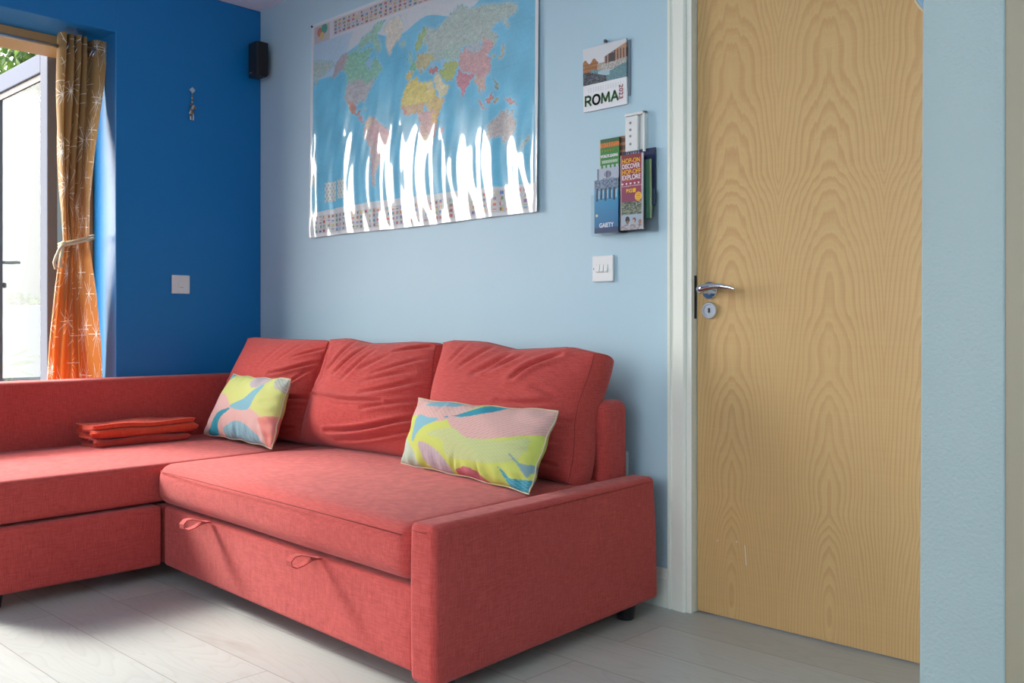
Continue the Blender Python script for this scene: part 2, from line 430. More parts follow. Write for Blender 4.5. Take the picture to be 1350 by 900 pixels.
# ------------------------------------------------------------------ the room
def struct(name, mb, mat, **k): return mb.build(name, mat, kind='structure', **k)
struct('floor', MB().box(0, 5.0, -4.7, .15, -.05, 0), M['floor'])
struct('ceiling', MB().box(-.02, 5.0, -4.7, .1, 2.378, 2.45), M['ceil'])
mb = MB()                                         # light blue wall with the room door opening
mb.box(-.4, 2.412, 0, .12, 0, 2.378); mb.box(3.262, 5.0, 0, .12, 0, 2.378); mb.box(2.412, 3.262, 0, .12, 2.05, 2.378)
struct('wall_back', mb, M['pale'])
mb = MB()                                         # deep blue wall with the garden door opening
mb.box(-.40, 0, -.70, 0, 0, 2.378, .004); mb.box(-.40, 0, -2.35, -.696, 2.12, 2.378, .004); mb.box(-.40, 0, -4.7, -2.35, 0, 2.378, .004)
struct('wall_left', mb, M['blue'])
struct('wall_right', MB().box(5.0, 5.1, -4.7, .12, 0, 2.378), M['pale'])
mb = MB(); mb.box(0, 1.9, -4.8, -4.7, 0, 2.378); mb.box(4.5, 5.1, -4.8, -4.7, 0, 2.378); mb.box(1.9, 4.5, -4.8, -4.7, 0, .7); mb.box(1.9, 4.5, -4.8, -4.7, 2.2, 2.378)  # unseen opening added to let the rear fill light in
struct('wall_front', mb, M['blue'])
# wall pier close to the camera at the right
v = [(3.5395, -1.20, 0), (3.5455, -1.20, 2.378), (3.6385, -1.20, 2.378), (3.6385, -1.20, 0)]
bm = bmesh.new()
lo = [bm.verts.new(p) for p in ((3.5360, -1.2, 0), (3.640, -1.2, 0), (3.640, -.9, 0), (3.5360, -.9, 0))]
hi = [bm.verts.new(p) for p in ((3.5470, -1.2, 2.378), (3.640, -1.2, 2.378), (3.640, -.9, 2.378), (3.5470, -.9, 2.378))]
bm.faces.new(lo[::-1]); bm.faces.new(hi)
for i in range(4): bm.faces.new((lo[i], lo[(i + 1) % 4], hi[(i + 1) % 4], hi[i]))
bmesh.ops.bevel(bm, geom=[e for e in bm.edges if abs(e.verts[0].co.z - e.verts[1].co.z) > 1], offset=.0035, segments=3, profile=.5, affect='EDGES')
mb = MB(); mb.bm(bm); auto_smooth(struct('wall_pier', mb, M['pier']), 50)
struct('trim_post', MB().box(3.6385, 3.95, -1.199, -1.0, 0, 2.378, .002), M['beige'])
# skirting board with moulded top
prof = [(0, 0), (-.016, 0), (-.016, .088), (-.013, .092), (-.013, .106), (-.008, .117), (0, .117)]
vs, fs = prism(prof, 'x', .2, 2.342); fix(struct('baseboard_back', MB().add(vs, fs), M['white']))
# door casing: architrave around the opening, lining inside it
prof = [(2.342, 0), (2.342, -.012), (2.346, -.018), (2.354, -.018), (2.357, -.013), (2.364, -.013), (2.367, -.017), (2.404, -.020), (2.410, -.014), (2.410, .0), (2.410, .02), (2.342, .001)]
vs, fs = prism(prof, 'z', 0, 2.05); fix(struct('trim_1', MB().add(vs, fs), M['white']))
mb = MB(); mb.box(2.342, 3.33, -.018, .0, 2.05, 2.12, .003); mb.box(3.262, 3.33, -.018, 0, 0, 2.05, .003); mb.box(2.414, 3.262, .045, .11, 2.036, 2.05)
struct('trim_2', mb, M['white'])
mb = MB(); mb.box(2.410, 2.4285, -.012, .10, 0, 2.05, .0015)
struct('trim_3', mb, M['white'])
# timber frame of the garden door
mb = MB(); mb.box(-.40, -.232, -.765, -.70, .0, 2.12, .003); mb.box(-.40, -.232, -2.35, -.70, 2.068, 2.12, .003); mb.box(-.40, -.232, -2.35, -2.285, 0, 2.12, .003); mb.box(-.40, -.232, -2.35, -.7, -.02, .035)
struct('window_1', mb, M['timber'])

# ------------------------------------------------------------------ room door
d = thing('door_leaf', (2.4305, .016, .006), 'tall flat ash veneer door with chrome lever handle, closed in the pale blue wall', 'door')
o = MB().box(2.4305, 3.26, .016, .056, .006, 2.034, .0015).build('leaf', M['door'], d)
hx, hz = 2.477, .972
Ry = Matrix.Translation((hx, .016, hz)) @ Matrix.Rotation(R(90), 4, 'X')       # local z -> -Y
h = MB().lathe([(.0265, 0), (.0265, .006), (.0245, .009), (.013, .0095), (.011, .012), (.0105, .045)], 32, Ry).build('handle_rose', M['chrome'], d); auto_smooth(h)
pts = [(hx, -.018, hz), (hx, -.036, hz), (hx + .003, -.046, hz + .001), (hx + .016, -.050, hz + .005), (hx + .04, -.048, hz + .009), (hx + .07, -.044, hz + .009), (hx + .098, -.040, hz + .004), (hx + .112, -.038, hz - .001)]
o = MB().tube(pts, [.0105, .0115, .0125, .0115, .0092, .008, .0062, .0035], 14).build('lever', M['chrome'], d); auto_smooth(o, 60); o['label'] = 'curved chrome lever'
Ry = Matrix.Translation((2.477, .016, .912)) @ Matrix.Rotation(R(90), 4, 'X')
e = auto_smooth(MB().lathe([(.0255, 0), (.0255, .007), (.0235, .010), (.018, .010), (.017, .0085), (.001, .0085)], 32, Ry).build('keyhole_cover', M['steel'], d))
sl = [(2.477 + .0032 * math.cos(a), .9165 + .0032 * math.sin(a)) for a in np.linspace(0, math.pi, 8)] + [(2.477 + .0032 * math.cos(a), .9075 + .0032 * math.sin(a)) for a in np.linspace(math.pi, 2 * math.pi, 8)]
vs, fs = prism(sl, 'y', .0065, .0090); fix(MB().add(vs, fs).build('keyhole', M['dark'], e))
for px_, pz_ in ((2.489, .972 + .014), (2.465, .972 - .016)): pass
k = MB().box(2.4278, 2.4292, .003, .0160, .888, 1.018, .0004).build('strike_plate', M['dark']); k.location = (0, 0, 0)
k['kind'] = 'structure'; k.name = 'trim_4'
mb = MB()
for a, b_, c_, w_ in (((2.592, .2275), (2.597, .170), 0, .0012), ((2.565, .235), (2.567, .233), 0, .0016), ((2.500, .228), (2.502, .226), 0, .0016)):
    MB().tube([(a[0], .0158, a[1]), (b_[0], .0158, b_[1])], w_ * .7, 5).build('scratch', M['paper'], d)

# disc hanging near the pier, only its edge seen at the top of the photograph
t = thing('wall_plate', (3.163, -.0, 1.635), 'round pale blue plate with cream rim hung high on the door beside the pier', 'plate')
Mx = Matrix.Translation((3.163, .015, 1.72)) @ Matrix.Rotation(R(90), 4, 'X')
auto_smooth(MB().lathe([(.03, 0), (.075, .006), (.085, .012), (.084, .014), (.07, .008), (.001, .006)], 48, Mx).build('plate', plain('pale_blue_glaze', (.33, .50, .68), .3), t))
auto_smooth(MB().tube([(3.163 + .084 * math.cos(a), .002, 1.72 + .084 * math.sin(a)) for a in np.linspace(0, 2 * math.pi, 48, endpoint=False)], .0035, 8, closed=True).build('rim', M['rope'], t), 80)

# ------------------------------------------------------------------ garden door leaf, opened outwards
y0, y1 = -.830, -.785
t = thing('garden_door', (-.41, -.80, .02), 'glazed garden door leaf with grey white frame, swung open outside the curtain', 'door')
XA, XB, ZB, ZT = -.41, -1.19, .02, 2.105
for nm, bx in (('stile', (XA - .085, XA, ZB, ZT)), ('stile', (XB, XB + .10, ZB, ZT)), ('top_rail', (XB + .10, XA - .085, ZT - .088, ZT)), ('bottom_rail', (XB + .10, XA - .085, ZB, ZB + .16))):
    o = MB().box(bx[0], bx[1], y0, y1, bx[2], bx[3], .004).build(nm, M['leaf_frame'], t)
mb = MB(); gx0, gx1, gz0, gz1 = XB + .10, XA - .085, ZB + .16, ZT - .088
for bx in ((gx0, gx1, gz1 - .03, gz1), (gx0, gx1, gz0, gz0 + .02), (gx0, gx0 + .02, gz0, gz1), (gx1 - .012, gx1, gz0, gz1)): mb.box(bx[0], bx[1], y0 + .012, y1 - .005, bx[2], bx[3], .002)
mb.build('glazing_bead', plain('brown_bead', (.10, .075, .06), .6), t)
MB().box(gx0 + .01, gx1 - .006, -.812, -.806, gz0 + .01, gz1 - .02).build('pane', M['glass'], t)
hp = MB().box(XB + .03, XB + .065, y0 - .010, y0, .98, 1.24, .003).build('handle_plate', M['steel'], t)
auto_smooth(MB().tube([(XB + .048, y0 - .008, 1.19), (XB + .048, y0 - .045, 1.19), (XB + .06, y0 - .052, 1.19), (XB + .16, y0 - .052, 1.187), (XB + .19, y0 - .046, 1.183)], [.008, .008, .009, .008, .006], 10).build('lever', M['steel'], hp), 60)
MB().tube([(XB + .048, y0 - .03, 1.075), (XB + .048, y0, 1.075)], .013, 12).build('lock_cylinder', M['dark'], hp)

# ------------------------------------------------------------------ garden
struct('ground', MB().box(-14, -.4, -14, 8, -.12, -.03), M['ground'])
w = MB().box(-3.15, -3.0, -1.15, 3.2, -.03, 2.5).build('garden_wall', M['render'], base=(-3.07, 1, -.03)); tag(w, 'tall cream rendered garden wall seen through the garden door glass', 'wall')
w = MB().box(-2.4, -2.2, -1.0, 2.4, -.03, 1.0, .006).build('low_wall', M['lowwall'], base=(-2.3, .7, -.03)); tag(w, 'low pale rendered wall in front of the tall garden wall', 'wall')
rng = random.Random(5)
def leaf_quads(mb, p, d, ln, wd):
    d = Vector(d).normalized(); s = d.cross(Vector((rng.uniform(-1, 1), rng.uniform(-1, 1), rng.uniform(-.3, 1)))).normalized(); n = s.cross(d)
    p = Vector(p); a = [p, p + d * ln * .35 + s * wd * .5 + n * ln * .05, p + d * ln * .75 + s * wd * .36, p + d * ln - n * ln * .10, p + d * ln * .75 - s * wd * .36, p + d * ln * .35 - s * wd * .5 + n * ln * .05, p + d * ln * .45]
    mb.add(a, [(0, 1, 6), (1, 2, 6), (2, 3, 6), (3, 4, 6), (4, 5, 6), (5, 0, 6)])
t = thing('hedge', (-2.62, .5, -.03), 'low green hedge strip showing just above the low wall', 'hedge')
mb = MB(); st = MB()
for i in range(14): 
    y = -.9 + i * .23; st.tube([(-2.6, y, -.03), (-2.62, y + .03, .5), (-2.58, y, .98)], .012, 6)
for i in range(2600):
    mb_p = (rng.uniform(-2.78, -2.48), rng.uniform(-.95, 2.3), rng.uniform(.80, 1.075)); leaf_quads(mb, mb_p, (rng.uniform(-1, 1), rng.uniform(-1, 1), rng.uniform(-.6, .4)), rng.uniform(.04, .07), .03)
mb.build('foliage', M['leaf'], t); st.build('stems', M['bark'], t)
t = thing('garden_tree', (-4.4, .8, -.03), 'leafy tree overhanging the tall garden wall behind the garden door', 'tree')
mb = MB(); mb.tube([(-4.4, .8, -.03), (-4.35, .78, 1.5), (-4.3, .75, 2.6)], [.11, .09, .07], 10)
tips = []
for i in range(26):
    a = rng.uniform(0, 6.28); r_ = rng.uniform(.5, 2.0); zz = rng.uniform(3.0, 4.5)
    e_ = Vector((-4.3 + math.cos(a) * r_ * .7, .95 + math.sin(a) * r_ * 1.0, zz)); s_ = Vector((-4.3, .75, 2.5)); mid = (s_ + e_) / 2 + Vector((0, 0, .25))
    mb.tube([s_, mid, e_], [.035, .02, .008], 6); tips += [s_.lerp(mid, .7), mid, mid.lerp(e_, .5), e_]
mb.build('branches', M['bark'], t)
mb = MB()
for i in range(3600):
    c_ = rng.choice(tips); p = c_ + Vector((rng.gauss(0, .30), rng.gauss(0, .36), rng.gauss(0, .26)))
    if p.z < 2.6 and p.x > -3.4: continue
    leaf_quads(mb, p, (rng.uniform(-.6, .6), rng.uniform(-.6, .6), rng.uniform(-1, .1)), rng.uniform(.09, .15), .05)
mb.build('foliage', M['leaf'], t)
def bamboo(x, y, h, n, label):
    t = thing('garden_plant', (x, y, -.03), label, 'plant', 'plants behind the garden door glass')
    MB().tube([(x, y, -.03), (x + .01, y + .01, h * .5), (x, y + .02, h)], [.006, .005, .003], 6).build('stem', M['leaf'], t)
    mb = MB()
    for i in range(n): leaf_quads(mb, (x, y + .01, h * (.45 + .55 * i / max(1, n - 1))), (rng.uniform(-1, 1), rng.uniform(-1, 1), rng.uniform(-.2, .5)), .16, .03)
    mb.build('leaves', M['leaf'], t)
bamboo(-1.9, -.52, .72, 16, 'leafy green plant at the left edge behind the garden door glass')
bamboo(-1.95, -.27, .68, 3, 'thin green stem standing behind the garden door glass beside the curtain')

# ------------------------------------------------------------------ curtain, rod and tie
def curtain():
    zt, zb = 2.098, .06
    nu, nv = 260, 150
    keys = [(2.098, -.892, -.690), (2.0, -.892, -.692), (1.84, -.893, -.712), (1.6, -.893, -.742), (1.40, -.889, -.758), (1.23, -.876, -.760), (1.17, -.890, -.752), (1.0, -.912, -.733), (.80, -.930, -.716), (.64, -.938, -.706), (.06, -.96, -.70)]
    ks = np.array(keys)[::-1]
    vs = []; uv = []
    for j in range(nv + 1):
        z = zt + (zb - zt) * j / nv
        ya = np.interp(z, ks[:, 0], ks[:, 1]); yb = np.interp(z, ks[:, 0], ks[:, 2])
        k_t = np.exp(-((z - 1.22) / .17) ** 2)
        for i in range(nu + 1):
            u = i / nu
            # folds: packed towards the left part, broad flap at the right
            uu = u ** (1.0) ; ph_ = (3.9 * u / .60) if u < .60 else 3.9 + .62 * (u - .60) / .40
            fold = np.sin(2 * np.pi * (ph_ + .05 * np.sin(z * 2.2)))
            amp = .040 * (1 - .55 * k_t) * (1 - .45 * max(0, (u - .72) / .28))
            if z < 1.15: amp *= .75
            x = -.115 + amp * fold * (1 if z > .9 else .9) + .006 * np.sin(z * 9 + u * 20)
            w = u - .030 * np.sin(4 * np.pi * ph_) 
            y = ya + (yb - ya) * min(1.02, max(-.02, w)) + .004 * np.sin(z * 6 + u * 9)
            vs.append((x, y, z)); uv.append((u * 1.10, z))
    W = nu + 1
    fs = [(j * W + i, j * W + i + 1, (j + 1) * W + i + 1, (j + 1) * W + i) for j in range(nv) for i in range(nu)]
    t = thing('curtain', (-.115, -.80, .06), 'orange brown eyelet curtain with silver star print tied back beside the garden door', 'curtain')
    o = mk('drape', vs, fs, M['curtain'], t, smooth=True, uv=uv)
    for u in (.14, .33, .50, .64, .70):
        y = -.892 + .2 * u
        pts = [(-.115 + .026 * math.cos(a), y + .006 * math.sin(a * 2), 2.042 + .026 * math.sin(a)) for a in np.linspace(0, 2 * math.pi, 20, endpoint=False)]
        MB().tube(pts, .0035, 6, closed=True).build('eyelet', M['chrome'], t, smooth=True)
    return t
curtain()
t = thing('curtain_rod', (-.115, -1.8, 2.042), 'thin steel curtain rod under the window head carrying the star curtain', 'curtain rod')
MB().tube([(-.115, -2.30, 2.042), (-.115, -.708, 2.042)], .008, 12).build('rod', M['steel'], t, smooth=True)
auto_smooth(MB().lathe([(.02, 0), (.02, .004), (.011, .006), (.011, .012)], 20, Matrix.Translation((-.115, -.70, 2.042)) @ Matrix.Rotation(R(90), 4, 'X')).build('wall_socket', M['steel'], t))
# rope tie back
t = thing('curtain_tie', (-.115, -.83, 1.22), 'cream rope tie knotted around the waist of the star curtain', 'curtain tie')
mb = MB()
for k_ in range(2):
    pts = []
    for a in np.linspace(0, 2 * math.pi, 36, endpoint=False):
        y = -.818 + .070 * math.cos(a); x = -.115 + .050 * math.sin(a)
        pts.append((x, y, 1.235 + .022 * math.cos(a) - k_ * .012))
    mb.tube(pts, .0052, 8, closed=True)
mb.build('rope_loop', M['rope'], t, smooth=True)
mb = MB(); mb.tube([(-.075, -.885, 1.215), (-.065, -.905, 1.19), (-.06, -.922, 1.155), (-.065, -.928, 1.13), (-.07, -.918, 1.105)], [.005, .006, .006, .006, .008], 8)
mb.tube([(-.075, -.885, 1.215), (-.062, -.895, 1.18), (-.058, -.905, 1.14), (-.06, -.902, 1.11)], [.005, .006, .005, .008], 8)
mb.lathe([(.003, -.012), (.012, -.006), (.014, 0), (.011, .008), (.003, .013)], 14, Matrix.Translation((-.068, -.888, 1.21)))
mb.build('rope_knot', M['rope'], t, smooth=True)

# ------------------------------------------------------------------ sofa
sofa = thing('corner_sofa', (1.2, -.6, 0), 'coral red corner sofa bed with chaise and pull-out drawer against the blue walls', 'sofa')
def part(name, quad, z0, z1, r, mat='coral', parent=None, **k):
    v, f = soft_block(quad, z0, z1, r, **k); return mk(name, v, f, M[mat], parent or sofa, smooth=True)
FL, FR = (.922, -.935), (2.308, -1.003)
dr = part('drawer', (FL, FR, (2.25, -.15), (.90, -.15)), .052, .254, .012, n=(16, 8, 4))
def seam(pts, parent, r=.0016): return MB().tube(pts, r, 5).build('piping', M['coral_seam'], parent, smooth=True)
seat = part('seat_cushion', ((.915, -.952), (2.306, -1.018), (2.25, -.16), (.872, -.16)), .262, .398, .040, n=(30, 20, 6), dome=.012, bulge=.006, seed=1, wob=.002)
seam([(.945, -.9575, .377), (1.2, -.975, .380), (1.6, -.995, .381), (2.0, -1.014, .381), (2.292, -1.0245, .378)], seat)
# armrest
arm = part('armrest', ((2.318, -1.022), (2.402, -1.020), (2.345, -.070), (2.258, -.070)), .042, .412, .016, n=(4, 24, 12), bulge=.002)
for v_ in arm.data.vertices:
    if v_.co.y > .2: v_.co.y += .022 * (1 - v_.co.z / .412) - .012
seam([(2.393, -1.0, .395), (2.38, -.6, .397), (2.345, -.1, .398)], arm, .0012)
seam([(2.322, -1.020, .392), (2.36, -1.024, .394), (2.396, -1.016, .392)], arm, .0012)
# main backrest and chaise
part('backrest', ((.15, -.205), (2.245, -.205), (2.245, -.075), (.15, -.075)), .055, .638, .030, n=(20, 3, 14))
part('chaise_base', ((.15, -1.52), (.922, -1.52), (.922, -.94), (.15, -.94)), .052, .254, .012, n=(8, 6, 4))
part('chaise_base', ((.15, -.93), (.905, -.93), (.89, -.24), (.15, -.24)), .055, .25, .01, n=(8, 6, 4))
chq = part('chaise_cushion', ((.15, -1.51), (.920, -1.51), (.868, -.22), (.15, -.22)), .262, .394, .022, n=(20, 30, 6), dome=.006, seed=3, wob=.0015)
part('chaise_backrest', ((.015, -1.53), (.148, -1.53), (.140, -.075), (.015, -.075)), .05, .652, .020, n=(4, 26, 12))
for x, y in ((2.312, -.185), (2.335, -.93), (.10, -1.45), (.10, -.15), (.85, -1.45)):
    o = MB().lathe([(.023, 0), (.025, .003), (.034, .056)], 24, Matrix.Translation((x, y, 0))).build('leg', M['black'], sofa); auto_smooth(o); o['label'] = 'tapered black plastic leg'
for x, y in ((1.27, -.975), (1.905, -1.003)):      # pull straps: flat ribbon teardrop loops
    L0 = [(-.004, .002), (.012, .004), (.030, .010), (.050, .016), (.066, .014), (.076, .003), (.074, -.010), (.062, -.016), (.045, -.012), (.025, -.003), (.010, .0005), (-.004, -.001)]
    P = []
    for i in range(len(L0) - 1):
        for s in (0, .5): P.append((L0[i][0] * (1 - s) + L0[i + 1][0] * s, L0[i][1] * (1 - s) + L0[i + 1][1] * s))
    P.append(L0[-1]); n_ = len(P); w_ = .026; th = .0014; vs = []
    P = [(-p[0] + y + .012, p[1] + .252) for p in P]
    for i in range(n_):
        a = P[max(0, i - 1)]; b_ = P[min(n_ - 1, i + 1)]; tx, tz = b_[0] - a[0], b_[1] - a[1]; ln = math.hypot(tx, tz) or 1; nx_, nz_ = -tz / ln * th, tx / ln * th
        sk = (P[i][0] - y) * .25
        for dx, s in ((-w_ / 2, 1), (w_ / 2, 1), (w_ / 2, -1), (-w_ / 2, -1)): vs.append((x + dx + sk, P[i][0] + nx_ * s, P[i][1] + nz_ * s))
    fs = [(i * 4 + k_, i * 4 + (k_ + 1) % 4, (i + 1) * 4 + (k_ + 1) % 4, (i + 1) * 4 + k_) for i in range(n_ - 1) for k_ in range(4)] + [(3, 2, 1, 0), tuple((n_ - 1) * 4 + k_ for k_ in range(4))]
    auto_smooth(fix(mk('pull_strap', vs, fs, M['coral'], dr)), 40)

# ------------------------------------------------------------------ cushions
def seg_dist(u, v, a, b, bend=0):
    a = np.array(a); b = np.array(b); ab = b - a; L2 = (ab ** 2).sum()
    t = ((u - a[0]) * ab[0] + (v - a[1]) * ab[1]) / L2; tc = np.clip(t, 0, 1)
    nx_, ny_ = -ab[1], ab[0]; off = bend * np.sin(np.pi * tc)
    px_ = a[0] + ab[0] * tc + nx_ * off; py_ = a[1] + ab[1] * tc + ny_ * off
    sgn = np.sign((u - px_) * nx_ + (v - py_) * ny_)
    return np.hypot(u - px_, v - py_), tc, sgn
def cushion(name, corners, gus, front, back, creases, label, mat, n=(132, 104), sag=0.0, tops=None, group=None):
    """corners TL,TR,BR,BL of the mid-plane (world); creases [(a,b,depth,width,bend)] in u(0 left..1 right), v(0 bottom..1 top)"""
    TL, TR, BR, BL = [np.array(c, float) for c in corners]
    xs = list(np.sin(np.linspace(-1, 1, n[0] + 1) * math.pi / 2) * .55 + np.linspace(-1, 1, n[0] + 1) * .45)
    zs = list(np.sin(np.linspace(-1, 1, n[1] + 1) * math.pi / 2) * .55 + np.linspace(-1, 1, n[1] + 1) * .45)
    ys = list(np.linspace(-1, 1, 9))
    p, f = lattice(xs, ys, zs)
    u, t, v = p[:, 0], p[:, 1], p[:, 2]      # t=-1 is the front
    # rounded silhouette
    uu = u * (1 - .018 * (1 - v ** 2) + .022 * np.sin(v * 4.2 + len(label)) * u) ; vv = v * (1 - .012 * (1 - u ** 2))
    a = ((1 + uu) / 2)[:, None]; b = ((1 + vv) / 2)[:, None]
    P0 = (1 - b) * ((1 - a) * BL + a * BR) + b * ((1 - a) * TL + a * TR)
    right = (TR - TL + BR - BL); right /= np.linalg.norm(right); up = (TL - BL + TR - BR); up /= np.linalg.norm(up)
    nrm = np.cross(right, up); nrm /= np.linalg.norm(nrm)          # towards -Y (front)
    if nrm[1] > 0: nrm = -nrm
    puff = ((1 - np.abs(u) ** 2.6) * (1 - np.abs(v) ** 2.4)) ** .62
    puff = np.clip(puff, 0, 1) * (1 - .22 * v)
    th = np.where(t < 0, gus + front * puff, gus + back * puff)
    off = -t * th
    U, V = (u + 1) / 2, (v + 1) / 2; disp = np.zeros(len(p))
    for c in creases:
        a_, b_, dp, wd = c[:4]; bend = c[4] if len(c) > 4 else 0
        dist, tc, sg = seg_dist(U, V, a_, b_, bend)
        fade = np.sin(np.pi * np.clip(tc * .86 + .07, 0, 1)) ** .7
        wd = wd * .90; disp += 1.35 * fade * dp * (-np.exp(-(dist / wd) ** 2) + .62 * np.exp(-((dist - 2.1 * wd) / (1.3 * wd)) ** 2) * (sg > 0) + .30 * np.exp(-((dist - 1.9 * wd) / wd) ** 2) * (sg < 0))
    r_ = np.random.RandomState(len(label))
    for _ in range(9):
        k1, k2, ph = r_.uniform(4, 13), r_.uniform(4, 13), r_.uniform(0, 6); disp += .0011 * np.sin(U * k1 + V * k2 * r_.choice([-1, 1]) + ph)
    off = off + np.where(t < 0, -t, 0) * disp
    edge = np.clip(np.abs(t), 0, 1)
    # gusset swell and rounded rims
    swell = 1 + .035 * (1 - t ** 2)
    P = P0 + nrm * off[:, None]
    cen = P0.mean(0); rel = P - cen; ru = rel @ right; rv = rel @ up
    P = P + right[None] * (ru * (swell - 1))[:, None] + up[None] * (rv * (swell - 1))[:, None]
    for _ in range(5):
        kv = r_.uniform(-11, 11, 3); ph = r_.uniform(0, 6); dv = r_.uniform(-1, 1, 3); dv /= np.linalg.norm(dv); P = P + dv[None] * (.0024 * np.sin(P @ kv + ph))[:, None]
    if tops is not None:                    # height profile of the top rim
        tt = np.interp(U, [q[0] for q in tops], [q[1] for q in tops]); P = P + up[None] * (tt * V ** 3)[:, None]
    base = (float(P0[:, 0].mean()), float(P0[:, 1].mean()), float(P[:, 2].min()))
    th_ = thing(name, base, label, 'cushion', group)
    o = mk('cover', P, f, mat, th_, smooth=True)
    # piping along the front rim
    def rim(uq, vq): 
        i = np.argmin((u - uq) ** 2 + (v - vq) ** 2 + (t + 1) ** 2 * 10); return P[i] + nrm * .0005
    pts = []
    for s in np.linspace(-1, 1, 26): pts.append(rim(s, 1))
    for s in np.linspace(1, -1, 22)[1:]: pts.append(rim(1, s))
    MB().tube(pts, .0013, 5).build('seam', M['coral_seam'], th_, smooth=True)
    return th_
G = 'loose back cushions along the sofa'
cushion('back_cushion', [(.262, -.185, .803), (.872, -.185, .800), (.83, -.285, .400), (.135, -.285, .400)], .045, .095, .03,
        [((.99, .78), (.66, .62), .016, .016, .06), ((.99, .92), (.80, .80), .008, .014), ((1., .42), (.60, .27), .018, .018, -.06), ((.98, .35), (.74, .30), .007, .014),
         ((.98, .70), (.84, .50), .006, .012), ((.62, .95), (.50, .66), .003, .02), ((.80, .96), (.66, .74), .004, .018), ((.05, .46), (.60, .47), .004, .02), ((.7, .04), (.95, .12), .006, .015)],
        'coral red back cushion in the sofa corner, leftmost of three', M['coral'], group=G, tops=[(0, -.004), (.1, .004), (.5, .003), (.9, .0), (1, -.006)])
cushion('back_cushion', [(.900, -.190, .795), (1.535, -.190, .790), (1.565, -.285, .400), (.822, -.285, .400)], .045, .105, .03,
        [((.10, .46), (.78, .44), .014, .014, -.03), ((.98, .33), (.36, .13), .020, .018, .06), ((.98, .22), (.42, .06), .010, .014, .05), ((.97, .48), (.66, .36), .008, .016),
         ((.97, .66), (.62, .50), .010, .018, .05), ((.92, .72), (.60, .60), .007, .015), ((.74, .90), (.99, .97), .012, .016), ((.98, .86), (.66, .68), .008, .016),
         ((.28, .97), (.20, .70), .008, .02), ((.44, .95), (.30, .66), .011, .022), ((.56, .90), (.42, .62), .007, .02), ((.03, .92), (.16, .58), .009, .022), ((.04, .60), (.12, .42), .007, .018), ((.70, .85), (.55, .72), .006, .02)],
        'coral red back cushion with deep creases, middle of three', M['coral'], group=G, tops=[(0, .004), (.18, .012), (.4, -.002), (.8, .008), (.95, .004), (1, -.004)])
cushion('back_cushion', [(1.565, -.190, .790), (2.235, -.190, .778), (2.215, -.290, .398), (1.575, -.285, .400)], .052, .105, .03,
        [((.40, .97), (.26, .76), .007, .018), ((.54, .93), (.38, .72), .010, .022, .05), ((.63, .92), (.48, .76), .008, .018), ((.84, .93), (.66, .72), .014, .020, -.08), ((.90, .56), (.62, .52), .009, .02, .05),
         ((.98, .44), (.62, .44), .010, .018, .05), ((.96, .60), (.80, .66), .005, .02), ((.94, .10), (.72, .16), .007, .016), ((.22, .96), (.16, .80), .005, .018), ((.95, .28), (.75, .24), .006, .016)],
        'coral red back cushion beside the armrest, rightmost of three', M['coral'], group=G, tops=[(0, .0), (.08, .010), (.3, .012), (.52, -.006), (.66, .002), (.85, .012), (1, -.006)])

# printed pillows ------------------------------------------------
def sm(d, w=.008): return np.clip(.5 - d / w, 0, 1)
def poly_mask(U, V, pts):
    pts = np.array(pts, float); ins = np.zeros(U.shape, bool); n_ = len(pts)
    for i in range(n_):
        x1, y1 = pts[i]; x2, y2 = pts[(i + 1) % n_]
        if y1 == y2: continue
        c = ((y1 > V) != (y2 > V)) & (U < (x2 - x1) * (V - y1) / (y2 - y1) + x1); ins ^= c
    return ins
def spline(pts, n=8):
    pts = [np.array(p, float) for p in pts]; m = len(pts); out = []
    for i in range(m):
        p0, p1, p2, p3 = pts[(i - 1) % m], pts[i], pts[(i + 1) % m], pts[(i + 2) % m]
        for k_ in range(n):
            t = k_ / n; out.append(.5 * ((2 * p1) + (-p0 + p2) * t + (2 * p0 - 5 * p1 + 4 * p2 - p3) * t * t + (-p0 + 3 * p1 - 3 * p2 + p3) * t ** 3))
    return out
def pillow_print(shapes, basec):
    def fn(U, V):
        col = np.ones((len(U), 3)) * np.array(basec)
        for pts, c, smooth_, hatch in shapes:
            P_ = spline(pts, 6) if smooth_ else pts; m = poly_mask(U, V, P_); c = np.array(c, float)
            col[m] = c
            if hatch:
                st = (np.sin((U * hatch[0] + V * hatch[1]) * 2.6 + 3 * np.sin(V * 7 + U * 4)) > .55) & m; col[st] = c * .60 + np.array(hatch[2]) * .40
        return col
    return fn
